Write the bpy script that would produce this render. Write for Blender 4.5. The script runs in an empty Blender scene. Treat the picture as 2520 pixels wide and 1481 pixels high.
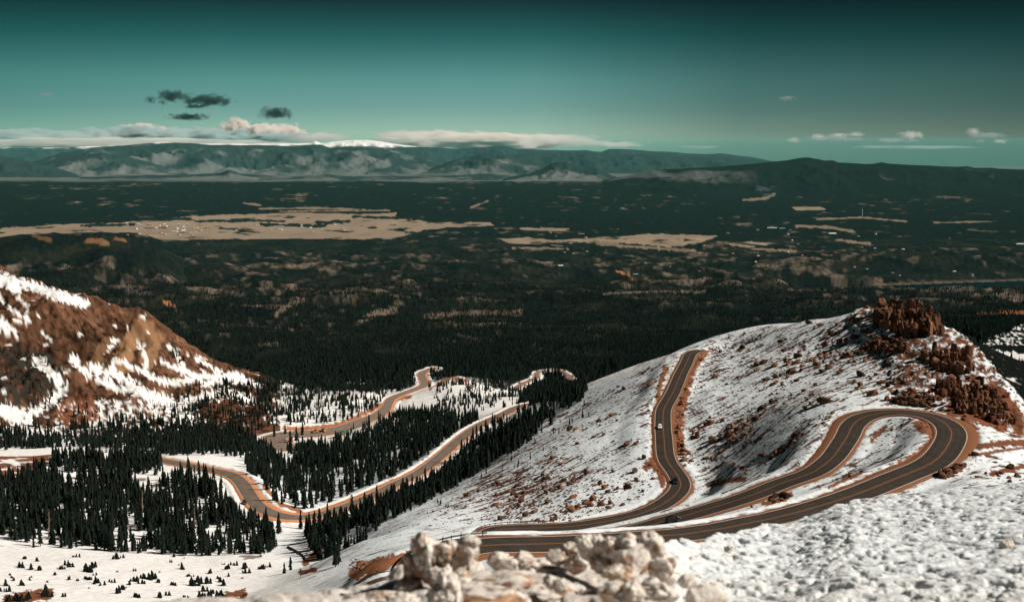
import bpy, bmesh, math, random
import numpy as np
from mathutils import Vector, Matrix
R = math.radians
random.seed(7); rng = np.random.default_rng(11)
S = bpy.context.scene; COL = S.collection

# ------------------------------------------------------------ camera, world, sun, exposure
F, CX, CY, PITCH = 2702.0, 1260.0, 740.5, R(8.3)
cam = bpy.data.objects.new("camera", bpy.data.cameras.new("camera")); COL.objects.link(cam)
cam.data.sensor_width = 36; cam.data.lens = 36*F/2520
cam.location = (0, 0, 0); cam.rotation_euler = (R(90)-PITCH, 0, 0)
cam.data.clip_start = .2; cam.data.clip_end = 600000
cam.data.dof.use_dof = True; cam.data.dof.focus_distance = 320; cam.data.dof.aperture_fstop = 2.5
S.camera = cam
SUN_EL, SUN_AZ = R(39), R(90)          # azimuth clockwise from +Y
world = bpy.data.worlds.new("World"); S.world = world; world.use_nodes = True
def N(nt, typ, **kw):
    n = nt.nodes.new(typ)
    for k, v in kw.items(): setattr(n, k, v)
    return n
wn = world.node_tree; wn.nodes.clear(); L = wn.links.new
wo = N(wn, 'ShaderNodeOutputWorld'); bg = N(wn, 'ShaderNodeBackground'); bg.inputs[1].default_value = SKY_STR if 'SKY_STR' in globals() else .10
sky = N(wn, 'ShaderNodeTexSky', sky_type='NISHITA'); sky.sun_disc = False
sky.sun_elevation = SUN_EL; sky.sun_rotation = SUN_AZ; sky.altitude = 4000; sky.air_density = 1.0; sky.dust_density = .6; sky.ozone_density = 2.0
tc = N(wn, 'ShaderNodeTexCoord'); sx = N(wn, 'ShaderNodeSeparateXYZ'); L(tc.outputs['Generated'], sx.inputs[0])
def ramp(nt, pts, interp='LINEAR'):
    r = N(nt, 'ShaderNodeValToRGB'); r.color_ramp.interpolation = interp; e = r.color_ramp.elements
    while len(e) > 1: e.remove(e[-1])
    e[0].position = pts[0][0]; e[0].color = tuple(pts[0][1])+(1,)
    for p, c in pts[1:]:
        k = e.new(p); k.color = tuple(c)+(1,)
    return r
# elevation tint of the evening-teal air (position = sine of elevation * 2 + 0.2)
ma = N(wn, 'ShaderNodeMath', operation='MULTIPLY_ADD'); L(sx.outputs[2], ma.inputs[0]); ma.inputs[1].default_value = 2; ma.inputs[2].default_value = .2
SKY_EL = [(0.0,(.22,.33,.29)), (.168,(.24,.36,.31)), (.192,(.28,.42,.36)), (.206,(.39,.50,.43)), (.215,(.39,.50,.43)), (.256,(.275,.41,.34)), (.306,(.215,.39,.285)), (.38,(.062,.21,.138)), (.41,(.045,.14,.092)), (.44,(.030,.075,.055)), (.5,(.022,.05,.045)), (.7,(.03,.07,.065)), (1,(.03,.075,.075))]
SKY_AZ = [(0,(.45,.6,.6)), (.10,(.60,.74,.73)), (.25,(.85,.93,.92)), (.45,(1,1,1)), (.52,(.97,.97,.97)), (.70,(.47,.49,.49)), (.92,(.29,.29,.29)), (1,(.26,.27,.27))]
r1 = ramp(wn, SKY_EL); L(ma.outputs[0], r1.inputs[0])
mb = N(wn, 'ShaderNodeMath', operation='MULTIPLY_ADD'); L(sx.outputs[0], mb.inputs[0]); mb.inputs[1].default_value = 1.0; mb.inputs[2].default_value = .5
r2 = ramp(wn, SKY_AZ); L(mb.outputs[0], r2.inputs[0])
m1 = N(wn, 'ShaderNodeMixRGB', blend_type='MULTIPLY'); m1.inputs[0].default_value = 1; L(r1.outputs[0], m1.inputs[1]); L(r2.outputs[0], m1.inputs[2])
m2 = N(wn, 'ShaderNodeMixRGB', blend_type='MULTIPLY'); m2.inputs[0].default_value = 1; L(m1.outputs[0], m2.inputs[1]); L(sky.outputs[0], m2.inputs[2])
L(m2.outputs[0], bg.inputs[0]); L(bg.outputs[0], wo.inputs[0])
sun = bpy.data.objects.new("sun", bpy.data.lights.new("sun", 'SUN')); COL.objects.link(sun)
sun.data.energy = 4.8; sun.data.angle = R(.53); sun.data.color = (1, .93, .84)
sd = Vector((math.sin(SUN_AZ)*math.cos(SUN_EL), math.cos(SUN_AZ)*math.cos(SUN_EL), math.sin(SUN_EL)))
sun.rotation_euler = sd.to_track_quat('Z', 'Y').to_euler(); sun.location = (200, 0, 200)
S.view_settings.view_transform = 'Standard'; S.view_settings.look = 'None'; S.view_settings.exposure = 0.48; S.view_settings.gamma = 1
S.cycles.max_bounces = 6; S.cycles.volume_bounces = 3; S.cycles.transparent_max_bounces = 12

# ------------------------------------------------------------ helpers
def tag(o, label=None, cat=None, group=None, kind=None):
    if label: o['label'] = label
    if cat: o['category'] = cat
    if group: o['group'] = group
    if kind: o['kind'] = kind
    return o
def raydir(u, v):
    a = (np.asarray(u, float)-CX)/F; b = -(np.asarray(v, float)-CY)/F
    return a, math.cos(PITCH)+b*math.sin(PITCH), -math.sin(PITCH)+b*math.cos(PITCH)
def at(u, v, r):                                   # point seen in direction (u,v) at horizontal distance r
    x, y, z = raydir(u, v); k = r/np.hypot(x, y); return x*k, y*k, z*k
def proj(x, y, z):
    f = y*math.cos(PITCH)-z*math.sin(PITCH); w = y*math.sin(PITCH)+z*math.cos(PITCH)
    f = np.maximum(f, 1e-6); return CX+F*x/f, CY-F*w/f
_perm = rng.permutation(256); _perm = np.concatenate([_perm, _perm, _perm]).astype(np.int32)
_g = np.stack([np.cos(np.arange(256)*2.399), np.sin(np.arange(256)*2.399)], 1).astype(np.float32)
def noise(x, y, seed=0):
    x = np.asarray(x, float)+seed*17.31; y = np.asarray(y, float)-seed*9.77
    xi = np.floor(x); yi = np.floor(y); xf = (x-xi).astype(np.float32); yf = (y-yi).astype(np.float32)
    xi = xi.astype(np.int64) & 255; yi = yi.astype(np.int64) & 255
    u = xf*xf*xf*(xf*(xf*6-15)+10); v = yf*yf*yf*(yf*(yf*6-15)+10)
    def g(ix, iy, fx, fy):
        h = _perm[_perm[ix & 255]+(iy & 255)]; gg = _g[h]; return gg[..., 0]*fx+gg[..., 1]*fy
    a = g(xi, yi, xf, yf); b = g(xi+1, yi, xf-1, yf); c = g(xi, yi+1, xf, yf-1); d = g(xi+1, yi+1, xf-1, yf-1)
    return (a+u*(b-a)+v*((c+u*(d-c))-(a+u*(b-a))))*1.5
def fbm(x, y, n=4, seed=0, ridged=False, gain=.5):
    s = 0; a = 1; t = 0
    for i in range(n):
        k = noise(x*2**i, y*2**i, seed+i*3)
        if ridged: k = 1-2*np.abs(k)
        s = s+a*k; t += a; a *= gain
    return s/t
def sstep(a, b, x):
    t = np.clip((x-a)/(b-a), 0, 1); return t*t*(3-2*t)
def inpoly(poly, u, v):
    u = np.asarray(u); v = np.asarray(v); ins = np.zeros(u.shape, bool); n = len(poly)
    for i in range(n):
        x1, y1 = poly[i]; x2, y2 = poly[(i+1) % n]
        if y1 == y2: continue
        c = ((y1 > v) != (y2 > v)) & (u < (x2-x1)*(v-y1)/(y2-y1)+x1); ins ^= c
    return ins
def dline(pts, u, v):                              # distance to a polyline
    d = np.full(np.shape(u), 1e9)
    for (x1, y1), (x2, y2) in zip(pts[:-1], pts[1:]):
        dx, dy = x2-x1, y2-y1; t = np.clip(((u-x1)*dx+(v-y1)*dy)/(dx*dx+dy*dy+1e-9), 0, 1)
        d = np.minimum(d, np.hypot(u-x1-t*dx, v-y1-t*dy))
    return d
def mesh_np(name, co, faces, mat=None, smooth=True, parent=None, link=True):
    """co (n,3); faces (m,k) array of ints"""
    me = bpy.data.meshes.new(name); co = np.asarray(co, np.float32); faces = np.asarray(faces, np.int32)
    me.vertices.add(len(co)); me.vertices.foreach_set('co', co.ravel())
    m, k = faces.shape; me.loops.add(m*k); me.loops.foreach_set('vertex_index', faces.ravel())
    me.polygons.add(m); me.polygons.foreach_set('loop_start', np.arange(0, m*k, k, dtype=np.int32))
    try: me.polygons.foreach_set('loop_total', np.full(m, k, np.int32))
    except Exception: pass
    me.polygons.foreach_set('use_smooth', np.full(m, smooth, bool)); me.update(calc_edges=True)
    if mat: me.materials.append(mat)
    if not link: return me
    o = bpy.data.objects.new(name, me); COL.objects.link(o)
    if parent: o.parent = parent
    return o
def grid_faces(nr, nc):
    i = np.arange(nr-1)[:, None]*nc+np.arange(nc-1)[None, :]; i = i.ravel()
    return np.stack([i, i+1, i+nc+1, i+nc], 1)
def vcol(me, name, arr):
    a = me.color_attributes.new(name, 'FLOAT_COLOR', 'POINT')
    c = np.ones((len(arr), 4), np.float32); c[:, :arr.shape[1]] = arr; a.data.foreach_set('color', c.ravel())
def mat(name, col=(.5,.5,.5), rough=.8, var=0, scale=5, bump=0, bscale=20, metal=0, spec=.5, dist=.1):
    m = bpy.data.materials.new(name); m.use_nodes = True; nt = m.node_tree; b = nt.nodes['Principled BSDF']
    b.inputs['Roughness'].default_value = rough; b.inputs['Metallic'].default_value = metal; b.inputs['Specular IOR Level'].default_value = 0 if spec < .2 else spec
    b.inputs['Base Color'].default_value = (*col, 1)
    t = N(nt, 'ShaderNodeTexCoord')
    if var:
        n = N(nt, 'ShaderNodeTexNoise'); n.inputs['Scale'].default_value = scale; n.inputs['Detail'].default_value = 5; nt.links.new(t.outputs['Object'], n.inputs[0])
        r = ramp(nt, [(.3, [c*(1-var) for c in col]), (.7, [min(1, c*(1+var)) for c in col])]); nt.links.new(n.outputs[0], r.inputs[0]); nt.links.new(r.outputs[0], b.inputs['Base Color'])
    if bump:
        n = N(nt, 'ShaderNodeTexNoise'); n.inputs['Scale'].default_value = bscale; n.inputs['Detail'].default_value = 6; nt.links.new(t.outputs['Object'], n.inputs[0])
        k = N(nt, 'ShaderNodeBump'); k.inputs['Strength'].default_value = bump; k.inputs['Distance'].default_value = dist
        nt.links.new(n.outputs[0], k.inputs['Height']); nt.links.new(k.outputs[0], b.inputs['Normal'])
    return m

# ------------------------------------------------------------ terrain controls (u, v, horizontal distance)
NEAR = [(1150,1520,118),(1110,1455,130),(1075,1405,146),(1095,1366,165),(1187,1345,178),(1387,1335,186),(1530,1326,196),(1652,1317,208),(1732,1307,218),(1881,1280,245),(2000,1250,270),(2116,1213,298),(2217,1172,325),(2284,1145,342),(2317,1118,355),(2341,1078,378),(2337,1051,395),(2311,1032,410),(2267,1018,422),(2217,1013,428),(2166,1016,428),(2126,1026,424),(2099,1045,414),(2086,1072,400),(2069,1098,388),(2046,1129,375),(1999,1162,362),(1931,1186,355),(1848,1219,345),(1764,1246,338),(1680,1270,332),(1575,1299,325),(1500,1314,323),(1400,1328,322),(1290,1330,325),(1225,1322,335),(1205,1312,348),(1230,1303,355),(1300,1299,359),(1400,1296,364),(1500,1281,374),(1575,1265,384),(1618,1247,393),(1642,1232,401),(1663,1217,410),(1674,1201,419),(1676,1190,425),(1673,1179,431),(1664,1164,439),(1654,1150,447),(1646,1142,452),(1637,1116,466),(1634,1074,490),(1632,1057,502),(1632,1017,530),(1636,1001,543),(1646,984,557),(1658,962,577),(1667,941,598),(1676,919,620),(1689,894,648),(1697,875,673),(1706,866,690),(1726,861,706),(1755,864,720),(1800,880,732)]
RB = [(200,1118,850),(300,1121,815),(400,1133,765),(503,1153,715),(543,1161,698),(575,1171,680),(597,1190,655),(610,1212,632),(627,1236,610),(651,1255,595),(691,1268,585),(732,1272,583),(772,1270,588),(801,1263,595),(858,1243,612),(908,1223,632),(975,1190,665),(1025,1166,692),(1075,1130,735),(1125,1086,800),(1158,1060,848),(1192,1040,892),(1242,1017,950),(1275,1001,1000),(1330,990,1040),(1400,985,1060)]
RC = [(1070,905,1750),(1040,916,1690),(1040,930,1620),(1045,946,1540),(1020,958,1480),(992,968,1430),(965,980,1380),(956,992,1335),(948,1006,1290),(932,1020,1250),(892,1036,1210),(858,1050,1180),(818,1060,1160),(758,1067,1145),(700,1071,1140),(672,1078,1120),(690,1095,1085),(720,1105,1065)]
RD = [(1262,962,1540),(1285,944,1620),(1318,930,1700),(1325,915,1790),(1370,910,1850),(1400,925,1780),(1412,945,1680)]
CT = []
for u in (-500,-250,0,200,450):
    CT += [(u,2100,30),(u,1900,100),(u,1600,200),(u,1505,300)]
for u in (-500,-200,0,300): CT += [(u,1478,345),(u,1425,395),(u,1375,450),(u,1350,490)]
CT += [(600,1405,420),(600,1365,470),(500,1460,365),(450,1425,400),(450,1375,460)]
CT += [(700,1345,500),(740,1312,545),(800,1302,550),(640,1300,550)]
CT += [(600,1478,285),(650,1466,300),(750,1413,330),(820,1370,365),(900,1330,395),(700,1475,270),(850,1440,250),(900,1402,255),(1000,1390,220),(960,1345,330),(1010,1318,360),(1100,1312,368),(870,1412,262)]
CT += [(700,1440,365),(790,1390,425),(850,1350,450),(800,1500,200),(1000,1460,140),(700,1600,150),(900,1600,100)]
CT += [(1250,1378,245),(1400,1370,245),(1550,1345,265),(1700,1318,285),(1120,1350,280)]
CT += [(0,1300,530),(300,1300,530),(600,1310,535),(0,1200,640),(300,1200,650),(480,1230,610),(100,1120,770),(250,1113,795),(0,1123,750),(-300,1140,740),(-300,1300,530)]
CT += [(100,1125,880),(0,1145,860),(230,1130,890),(50,1110,1000),(300,1102,1000),(500,1105,920),(600,1110,900),(420,1085,1050),(-300,1110,1000)]
CT += [(-400,1085,1080),(-400,900,1270),(-400,700,1400),(-400,600,1550),(-400,640,1750),(-400,900,2300)]
CT += [(0,1080,1120),(0,1000,1220),(0,900,1300),(0,800,1370),(0,720,1450),(0,672,1550),(0,715,1720),(0,860,2300)]
CT += [(200,1080,1120),(200,1000,1220),(200,900,1310),(200,800,1385),(200,743,1470),(200,800,1640),(200,900,2100)]
CT += [(330,850,1400),(330,772,1480),(330,835,1640),(400,1060,1150),(400,990,1260),(400,920,1340),(400,860,1400),(400,812,1470),(400,880,1620),(400,920,2000)]
CT += [(470,858,1480),(470,905,1620),(540,1000,1260),(540,950,1370),(540,900,1480),(540,932,1650),(600,921,1500),(650,1000,1280),(650,960,1400),(655,930,1500),(665,940,1700),(100,703,1510)]
CT += [(700,1000,1300),(800,1000,1290),(900,965,1400),(760,955,1500),(900,930,1680),(700,928,1800),(1100,930,1700),(1180,925,1650)]
CT += [(700,1200,700),(700,1130,900),(850,1150,790),(850,1090,1000),(1000,1080,920),(1000,1020,1130),(1100,1000,1160),(1100,950,1400),(1200,980,1210),(1200,935,1550),(1300,975,1300),(1400,960,1400),(600,1150,800)]
CT += [(1100,1180,640),(1250,1100,655),(1250,1050,770),(1350,1005,780),(1430,968,720),(1480,960,800),(900,1270,540),(1000,1225,590)]
CT += [(1500,935,700),(1600,897,715),(1660,879,712),(1500,925,1000),(1600,910,1100),(1550,910,1400),(1700,905,1200)]
CT += [(1400,1100,508),(1400,1200,434),(1300,1200,460),(1200,1200,480),(1200,1270,420),(1500,1100,492),(1500,1000,597),(1500,1200,424),(1100,1250,450),(1000,1290,430),(1000,1250,490),(900,1295,475),(1100,1200,545),(1300,1100,555),(1300,1055,640),(1400,1030,620)]
CT += [(1750,1150,445),(1750,1050,500),(1750,950,590),(1760,880,668),(1850,1180,390),(1900,1100,417),(1950,1000,467),(1900,900,590),(1900,820,715),(2000,1050,419),(2050,950,500),(2050,850,610),(2050,782,690),(2150,950,475),(2150,880,550),(2150,762,660),(2250,950,470),(2250,900,520),(2250,800,600),(2320,860,540),(2350,920,490),(2400,980,462),(2450,1022,445),(2530,1080,425),(2700,1130,415),(2900,1180,400)]
CT += [(1743,848,752),(1850,818,760),(2000,787,730),(2200,765,655),(1850,870,1300),(2000,865,1300),(2150,850,1200),(2300,860,1100),(1850,862,1700),(2000,862,1800),(2200,862,1800)]
CT += [(2400,975,800),(2450,1010,750),(2540,1070,700),(2400,930,1300),(2540,960,1500),(2700,1050,800),(2900,1100,900)]
CT += [(2450,880,2200),(2530,868,2300),(2530,805,3200),(2400,800,3400),(2750,880,2200),(2350,900,2100)]
CT += [(2400,1120,372),(2450,1150,352),(2530,1180,330),(2450,1075,400),(2530,1115,385),(2700,1200,330)]
CT += [(2200,1060,402),(2250,1080,392),(2150,1130,372),(2200,1120,368),(2100,1190,338),(2000,1218,322),(1850,1255,300),(2200,1260,255),(2400,1250,255),(2530,1300,230),(2800,1300,240)]
for u in (1200,1600,2000,2500,2900): CT += [(u,1640,50),(u,1700,28),(u,1530,100)]
CT += [(1300,1470,140),(1700,1440,150),(2100,1400,175),(2500,1400,165)]
for u in (-600,-200,200,800,1400,2000,2600,3000):
    CT += [(u,800,4000),(u,755,5500),(u,705,8500),(u,645,12000),(u,577,17000),(u,521,22000),(u,478,28000),(u,451,35000),(u,436,50000),(u,421,80000),(u,411,130000)]
for u in (800,1100,1400,1700,2000): CT += [(u,885,2300),(u,848,3000)]
CT += [(200,930,2700),(0,930,3000),(600,905,2600)]
ALLC = np.array(CT+NEAR[::1]+RB+RC+RD, float)
cx_, cy_, cz_ = at(ALLC[:, 0], ALLC[:, 1], ALLC[:, 2])
C_th = np.arctan2(cx_, cy_); C_l = np.log(ALLC[:, 2]); C_s = -cz_/ALLC[:, 2]
def kern(d2): return .5*d2*np.log(d2+1e-12)
KX, KY = 1.0, .85
P = np.stack([C_th*KX, C_l*KY], 1); n = len(P)
d2 = ((P[:, None]-P[None])**2).sum(-1); A = np.zeros((n+3, n+3)); A[:n, :n] = kern(d2)+np.eye(n)*2e-5
A[:n, n] = 1; A[:n, n+1:] = P; A[n:, :n] = A[:n, n:].T
W = np.linalg.solve(A, np.concatenate([C_s, [0, 0, 0]]))
def rbf(th, l):
    out = np.zeros(th.shape); Q = np.stack([th.ravel()*KX, l.ravel()*KY], 1); res = np.empty(len(Q))
    for i in range(0, len(Q), 20000):
        q = Q[i:i+20000]; dd = ((q[:, None]-P[None])**2).sum(-1); res[i:i+20000] = kern(dd)@W[:n]+W[n]+q@W[n+1:]
    return res.reshape(th.shape)
TH0, TH1 = R(-36), R(36); L0, L1 = math.log(18), math.log(135000)
gth = np.linspace(TH0, TH1, 330); gl = np.linspace(L0, L1, 620)
GB = rbf(*np.meshgrid(gth, gl))                    # coarse (l, th) grid of slope
def bil(G, a, b):                                  # a: row float index, b: col float index
    a = np.clip(a, 0, G.shape[0]-1.001); b = np.clip(b, 0, G.shape[1]-1.001); i = a.astype(int); j = b.astype(int); fa = a-i; fb = b-j
    return (G[i, j]*(1-fa)+G[i+1, j]*fa)*(1-fb)+(G[i, j+1]*(1-fa)+G[i+1, j+1]*fa)*fb
# fine grid
def seg(a, b, st): return np.arange(math.log(a), math.log(b), st)
FL = np.concatenate([seg(18,140,.012), seg(140,900,.0028), seg(900,1800,.0034), seg(1800,9000,.006), seg(9000,34000,.006), seg(34000,100000,.0042), seg(100000,134000,.01)])
NC = 1060; FT = np.linspace(TH0, TH1, NC); NR = len(FL)
TT, LL = np.meshgrid(FT, FL); RR = np.exp(LL); X = RR*np.sin(TT); Y = RR*np.cos(TT)
SS = bil(GB, (LL-L0)/(L1-L0)*(len(gl)-1), (TT-TH0)/(TH1-TH0)*(len(gth)-1)); Z = -SS*RR
UB, VB = proj(X, Y, Z)                             # where the smooth base surface projects
# ------------------------------------------------------------ relief
def rowi(l): return np.interp(l, FL, np.arange(NR))
def coli(t): return (t-TH0)/(TH1-TH0)*(NC-1)
near = 1-sstep(900, 1300, RR)
lefth = sstep(760, 520, UB)*sstep(1080, 1250, RR)*(1-sstep(2600, 3400, RR))
mid = sstep(900, 1200, RR)*(1-sstep(2400, 3000, RR))
far = sstep(2400, 3600, RR)
Z += near*sstep(40, 160, RR)*(1.0*fbm(X/55, Y/55, 3, 1)+.35*fbm(X/13, Y/13, 3, 2))
crag = inpoly([(2080,790),(2150,735),(2330,735),(2420,870),(2520,1020),(2520,1070),(2330,1010),(2210,985),(2180,880)], UB, VB) & (RR > 430) & (RR < 760)
Z += np.where(crag, 2.5*fbm(X/14, Y/14, 3, 4, ridged=True), 0)
Z += mid*(3.0*fbm(X/90, Y/90, 4, 5))
hl = fbm(X/170+Y/300, Y/170-X/300, 5, 6, ridged=True)
Z += lefth*(18*(hl-.45)+8*(-.3)+8*fbm(X/42, Y/42, 5, 9, ridged=True, gain=.6)+2.2*fbm(X/11, Y/11, 3, 13, ridged=True))
cl = np.exp(-(dline([(300,900),(310,860),(330,835)], UB, VB)/22)**2)+np.exp(-(dline([(362,880),(372,830),(350,795)], UB, VB)/26)**2)
Z += lefth*cl*5*(1+.5*fbm(X/18, Y/18, 3, 12, ridged=True))
amp = np.interp(np.log(RR), np.log([2400,4000,8000,13000,16500,22000,30000,60000,134000]), [12,62,125,90,24,16,55,90,20])
n1 = fbm(X/1500, Y/1100, 5, 20, ridged=True); n2 = fbm(X/430, Y/430, 4, 26, ridged=True)
big = fbm(X/4200, Y/3400, 4, 33)
meadowz = (inpoly([(-100,585),(100,548),(600,520),(1000,520),(1220,545),(1060,572),(960,592),(380,592),(330,574)], UB, VB) & (RR > 12000)).astype(float)
Z += far*amp*(n1*.9+n2*.35+big*.9)*(1-.8*meadowz)
RIDGES = [ # crest (u,v)..., distance, front width, back width, roughness
 ([(-900,600),(-100,592),(0,588),(60,578),(100,575),(180,577),(250,570),(330,580),(380,600),(450,660)], 8800, 3800, 3000, .05),
 ([(60,470),(200,440),(300,433),(450,431),(540,426),(565,417),(590,427),(700,436),(780,435),(805,428),(850,436),(1100,433),(1200,427),(1300,438),(1450,470)], 40000, 2600, 4000, .12),
 ([(1100,482),(1240,440),(1300,426),(1340,411),(1375,395),(1402,402),(1440,412),(1470,414),(1500,430),(1560,452),(1640,484)], 38500, 2600, 2500, .2),
 ([(1360,488),(1440,466),(1530,436),(1605,419),(1700,414),(1760,411),(1850,404),(1910,397),(1950,391),(1972,387),(1990,386),(2012,390),(2030,394),(2050,393),(2062,399),(2130,404),(2150,403),(2168,400),(2190,404),(2350,411),(2380,410),(2400,414),(2440,413),(2460,416),(2520,417),(2900,425)], 33500, 6500, 5000, .09),
 ([(-900,400),(-60,380),(0,383),(60,396),(110,406),(200,430),(320,458)], 47000, 5000, 5000, .12),
 ([(-60,455),(30,418),(150,392),(250,376),(300,384),(360,398),(430,418),(560,455)], 50000, 4500, 4000, .14),
 ([(-120,450),(0,425),(60,405),(150,377),(230,362),(300,358),(370,353),(400,351),(470,353),(520,356),(600,358),(700,359),(760,357),(790,356),(812,364),(850,361),(920,361),(960,366),(1020,379),(1080,395),(1140,404),(1230,430),(1320,450)], 58000, 9000, 6000, .09),
 ([(960,452),(1060,415),(1110,396),(1150,388),(1180,379),(1215,374),(1250,382),(1290,396),(1340,402),(1420,425),(1520,455)], 52000, 5500, 5000, .10),
 ([(1050,440),(1150,408),(1250,385),(1300,377),(1400,374),(1500,378),(1600,380),(1750,386),(1850,392),(1960,402),(2150,440)], 66000, 9000, 6000, .07),
 ([(600,430),(850,374),(950,362),(1000,360),(1070,363),(1120,365),(1200,361),(1230,358),(1290,365),(1380,368),(1450,370),(1480,373),(1500,366),(1560,368),(1620,372),(1700,378),(1780,378),(1850,386),(1920,400),(2100,424)], 82000, 11000, 7000, .06),
 ([(-900,372),(-100,366),(100,363),(300,359),(500,354),(640,354),(740,353),(765,351),(775,346),(790,353),(820,349),(850,346),(900,345),(935,349),(960,353),(1020,361),(1200,384),(1350,418)], 100000, 9000, 7000, .05)]
ridge_id = np.zeros(Z.shape, np.int8); SHP = np.zeros(Z.shape, np.float32); Zb = Z.copy()
for k, (pts, r0, wf, wb, rg) in enumerate(RIDGES):
    pu, pv = np.array(pts, float).T; uu = np.arange(pu[0], pu[-1]+1, 3.0); vv = np.interp(uu, pu, pv)
    px, py, pz = at(uu, vv, r0); tt = np.arctan2(px, py)
    hz = np.interp(FT, tt, pz, left=-9e3, right=-9e3)
    i0 = int(np.searchsorted(FL, math.log(r0))); zb0 = Zb[i0]
    h = np.maximum(hz-zb0, 0)
    a0, a1 = np.searchsorted(FL, [math.log(r0-wf), math.log(min(r0+wb, 1.33e5))]); R_ = RR[a0:a1]; B_ = Zb[a0:a1]
    shp = np.clip(1-np.abs(np.where(R_ < r0, (R_-r0)/wf, (R_-r0)/wb)), 0, 1)
    sp = fbm(X[a0:a1]/(wf*.42), Y[a0:a1]/(wf*.62), 6, 40+k*5, ridged=True, gain=.6)
    zz = B_+(zb0[None]+h[None]-B_)*shp**1.1+h[None]*((sp-.45)*(1.1*shp*(1-shp)*1.9)+rg*.6*(sp-.45)*sstep(.8,1,shp))
    up = (shp > 0) & (zz > Z[a0:a1]) & (h[None] > 5); Z[a0:a1] = np.where(up, zz, Z[a0:a1]); ridge_id[a0:a1][up] = k+1; SHP[a0:a1][up] = shp[up]

# ------------------------------------------------------------ roads: centre lines in space, bed cut into the ground
def spline(pts, step):
    p = np.array([np.array(at(*q)) for q in pts]); q = np.concatenate([[2*p[0]-p[1]], p, [2*p[-1]-p[-2]]]); out = []
    for i in range(1, len(q)-2):
        n = max(2, int(np.linalg.norm(q[i+1]-q[i])/step)); t = (np.arange(n)/n)[:, None]
        a, b, c, d = q[i-1], q[i], q[i+1], q[i+2]
        out.append(.5*((2*b)+(-a+c)*t+(2*a-5*b+4*c-d)*t*t+(-a+3*b-3*c+d)*t**3))
    o = np.concatenate(out+[p[-1:]])
    for w, axs in ((9, (2,)), (4, (0, 1))):         # smooth grades, and a little of the plan
        k = np.ones(2*w+1)/(2*w+1)
        for ax in axs: o[:, ax] = np.convolve(np.pad(o[:, ax], w, mode='edge'), k, mode='valid')
    return o
def mkroad(pts, step, hw, shL, shR):
    c = spline(pts, step); t = np.gradient(c[:, :2], axis=0); t /= np.linalg.norm(t, axis=1)[:, None]+1e-9
    nrm = np.stack([t[:, 1], -t[:, 0]], 1)          # to the right of travel
    s = np.concatenate([[0], np.cumsum(np.linalg.norm(np.diff(c[:, :2], axis=0), axis=1))])
    m = len(pts); idx = np.linspace(0, m-1, len(c))
    f = lambda a: np.full(len(c), float(a)) if np.isscalar(a) else np.interp(np.linspace(0, 1, len(c)), *np.array(a).T)
    return dict(c=c, n=nrm, s=s, hw=f(hw), shL=f(shL), shR=f(shR))
ROADS = [mkroad(NEAR, 1.4, [(0,4.3),(.18,4.3),(.24,5),(.34,4.9),(.42,4.2),(1,3.8)], [(0,1.0),(.2,1.0),(.25,2.2),(.30,.5),(.45,.5),(.5,1.8),(.6,1.1),(1,1.0)], [(0,1.0),(.24,.8),(.27,1.2),(.31,3.2),(.38,2.8),(.45,1.2),(.62,.7),(1,.8)]),
         mkroad(RB, 2.0, 4.4, [(0,2.5),(.3,2.5),(.42,4.5),(.5,3),(.6,1.5),(1,1.2)], [(0,1.2),(.3,1.2),(.36,3.),(.45,1.5),(1,1.0)]),
         mkroad(RC, 3.0, [(0,6),(.6,6),(.75,11),(.85,15),(1,11)], 2.5, 1.5),
         mkroad(RD, 3.0, 4, 1, 1)]
DR = np.full(Z.shape, 1e6, np.float32); ZR = np.zeros(Z.shape, np.float32); LAT = np.zeros(Z.shape, np.float32); RID = np.full(Z.shape, -1, np.int8); EDGE = np.zeros(Z.shape, np.float32); WS = np.full(Z.shape, 1e-12); WZ = np.zeros(Z.shape)
for ri, rd in enumerate(ROADS):
    for (x, y, z), (nx, ny), hw, sl, sr in zip(rd['c'], rd['n'], rd['hw'], rd['shL'], rd['shR']):
        r = math.hypot(x, y); wd = 30 if ri == 0 else 46; lo, hi = math.log(max(r-wd, 19)), math.log(r+wd)
        i0, i1 = int(np.searchsorted(FL, lo)), int(np.searchsorted(FL, hi)); th = math.atan2(x, y); dt = wd/r
        j0, j1 = max(0, int(coli(th-dt))), min(NC, int(coli(th+dt))+1)
        if j1 <= j0: continue
        dx = X[i0:i1, j0:j1]-x; dy = Y[i0:i1, j0:j1]-y; d = np.hypot(dx, dy); b = d < DR[i0:i1, j0:j1]
        q_ = 1/(d*d+2)**2; WS[i0:i1, j0:j1] += q_; WZ[i0:i1, j0:j1] += q_*z
        if not b.any(): continue
        la = dx*nx+dy*ny
        DR[i0:i1, j0:j1][b] = d[b]; ZR[i0:i1, j0:j1][b] = z; LAT[i0:i1, j0:j1][b] = la[b]; RID[i0:i1, j0:j1][b] = ri
        EDGE[i0:i1, j0:j1][b] = d[b]-hw-np.where(la > 0, sr, sl)[b]
onroad = RID >= 0; ZR = np.where(onroad, WZ/WS, 0)
bw = np.where(RID == 0, 16.0, 16.0)
w = np.where(onroad, 1-sstep(.6, 1.0, np.clip(EDGE/bw*.9+.1, -1, 1)*1.0), 0); w = np.where(onroad, 1-sstep(0, 1, np.clip(EDGE-1.0, 0, None)/bw), 0)
Z = Z*(1-w)+(ZR-.45)*w
berm = np.where(onroad & (EDGE > 0) & (EDGE < 5), np.sin(np.clip(EDGE/5, 0, 1)*math.pi)*(.5+.9*np.clip(fbm(X/6, Y/6, 3, 71)+.2, 0, 1)), 0)
Z += np.where(RID == 0, .35, 1.1)*berm*(w > 0)
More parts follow.
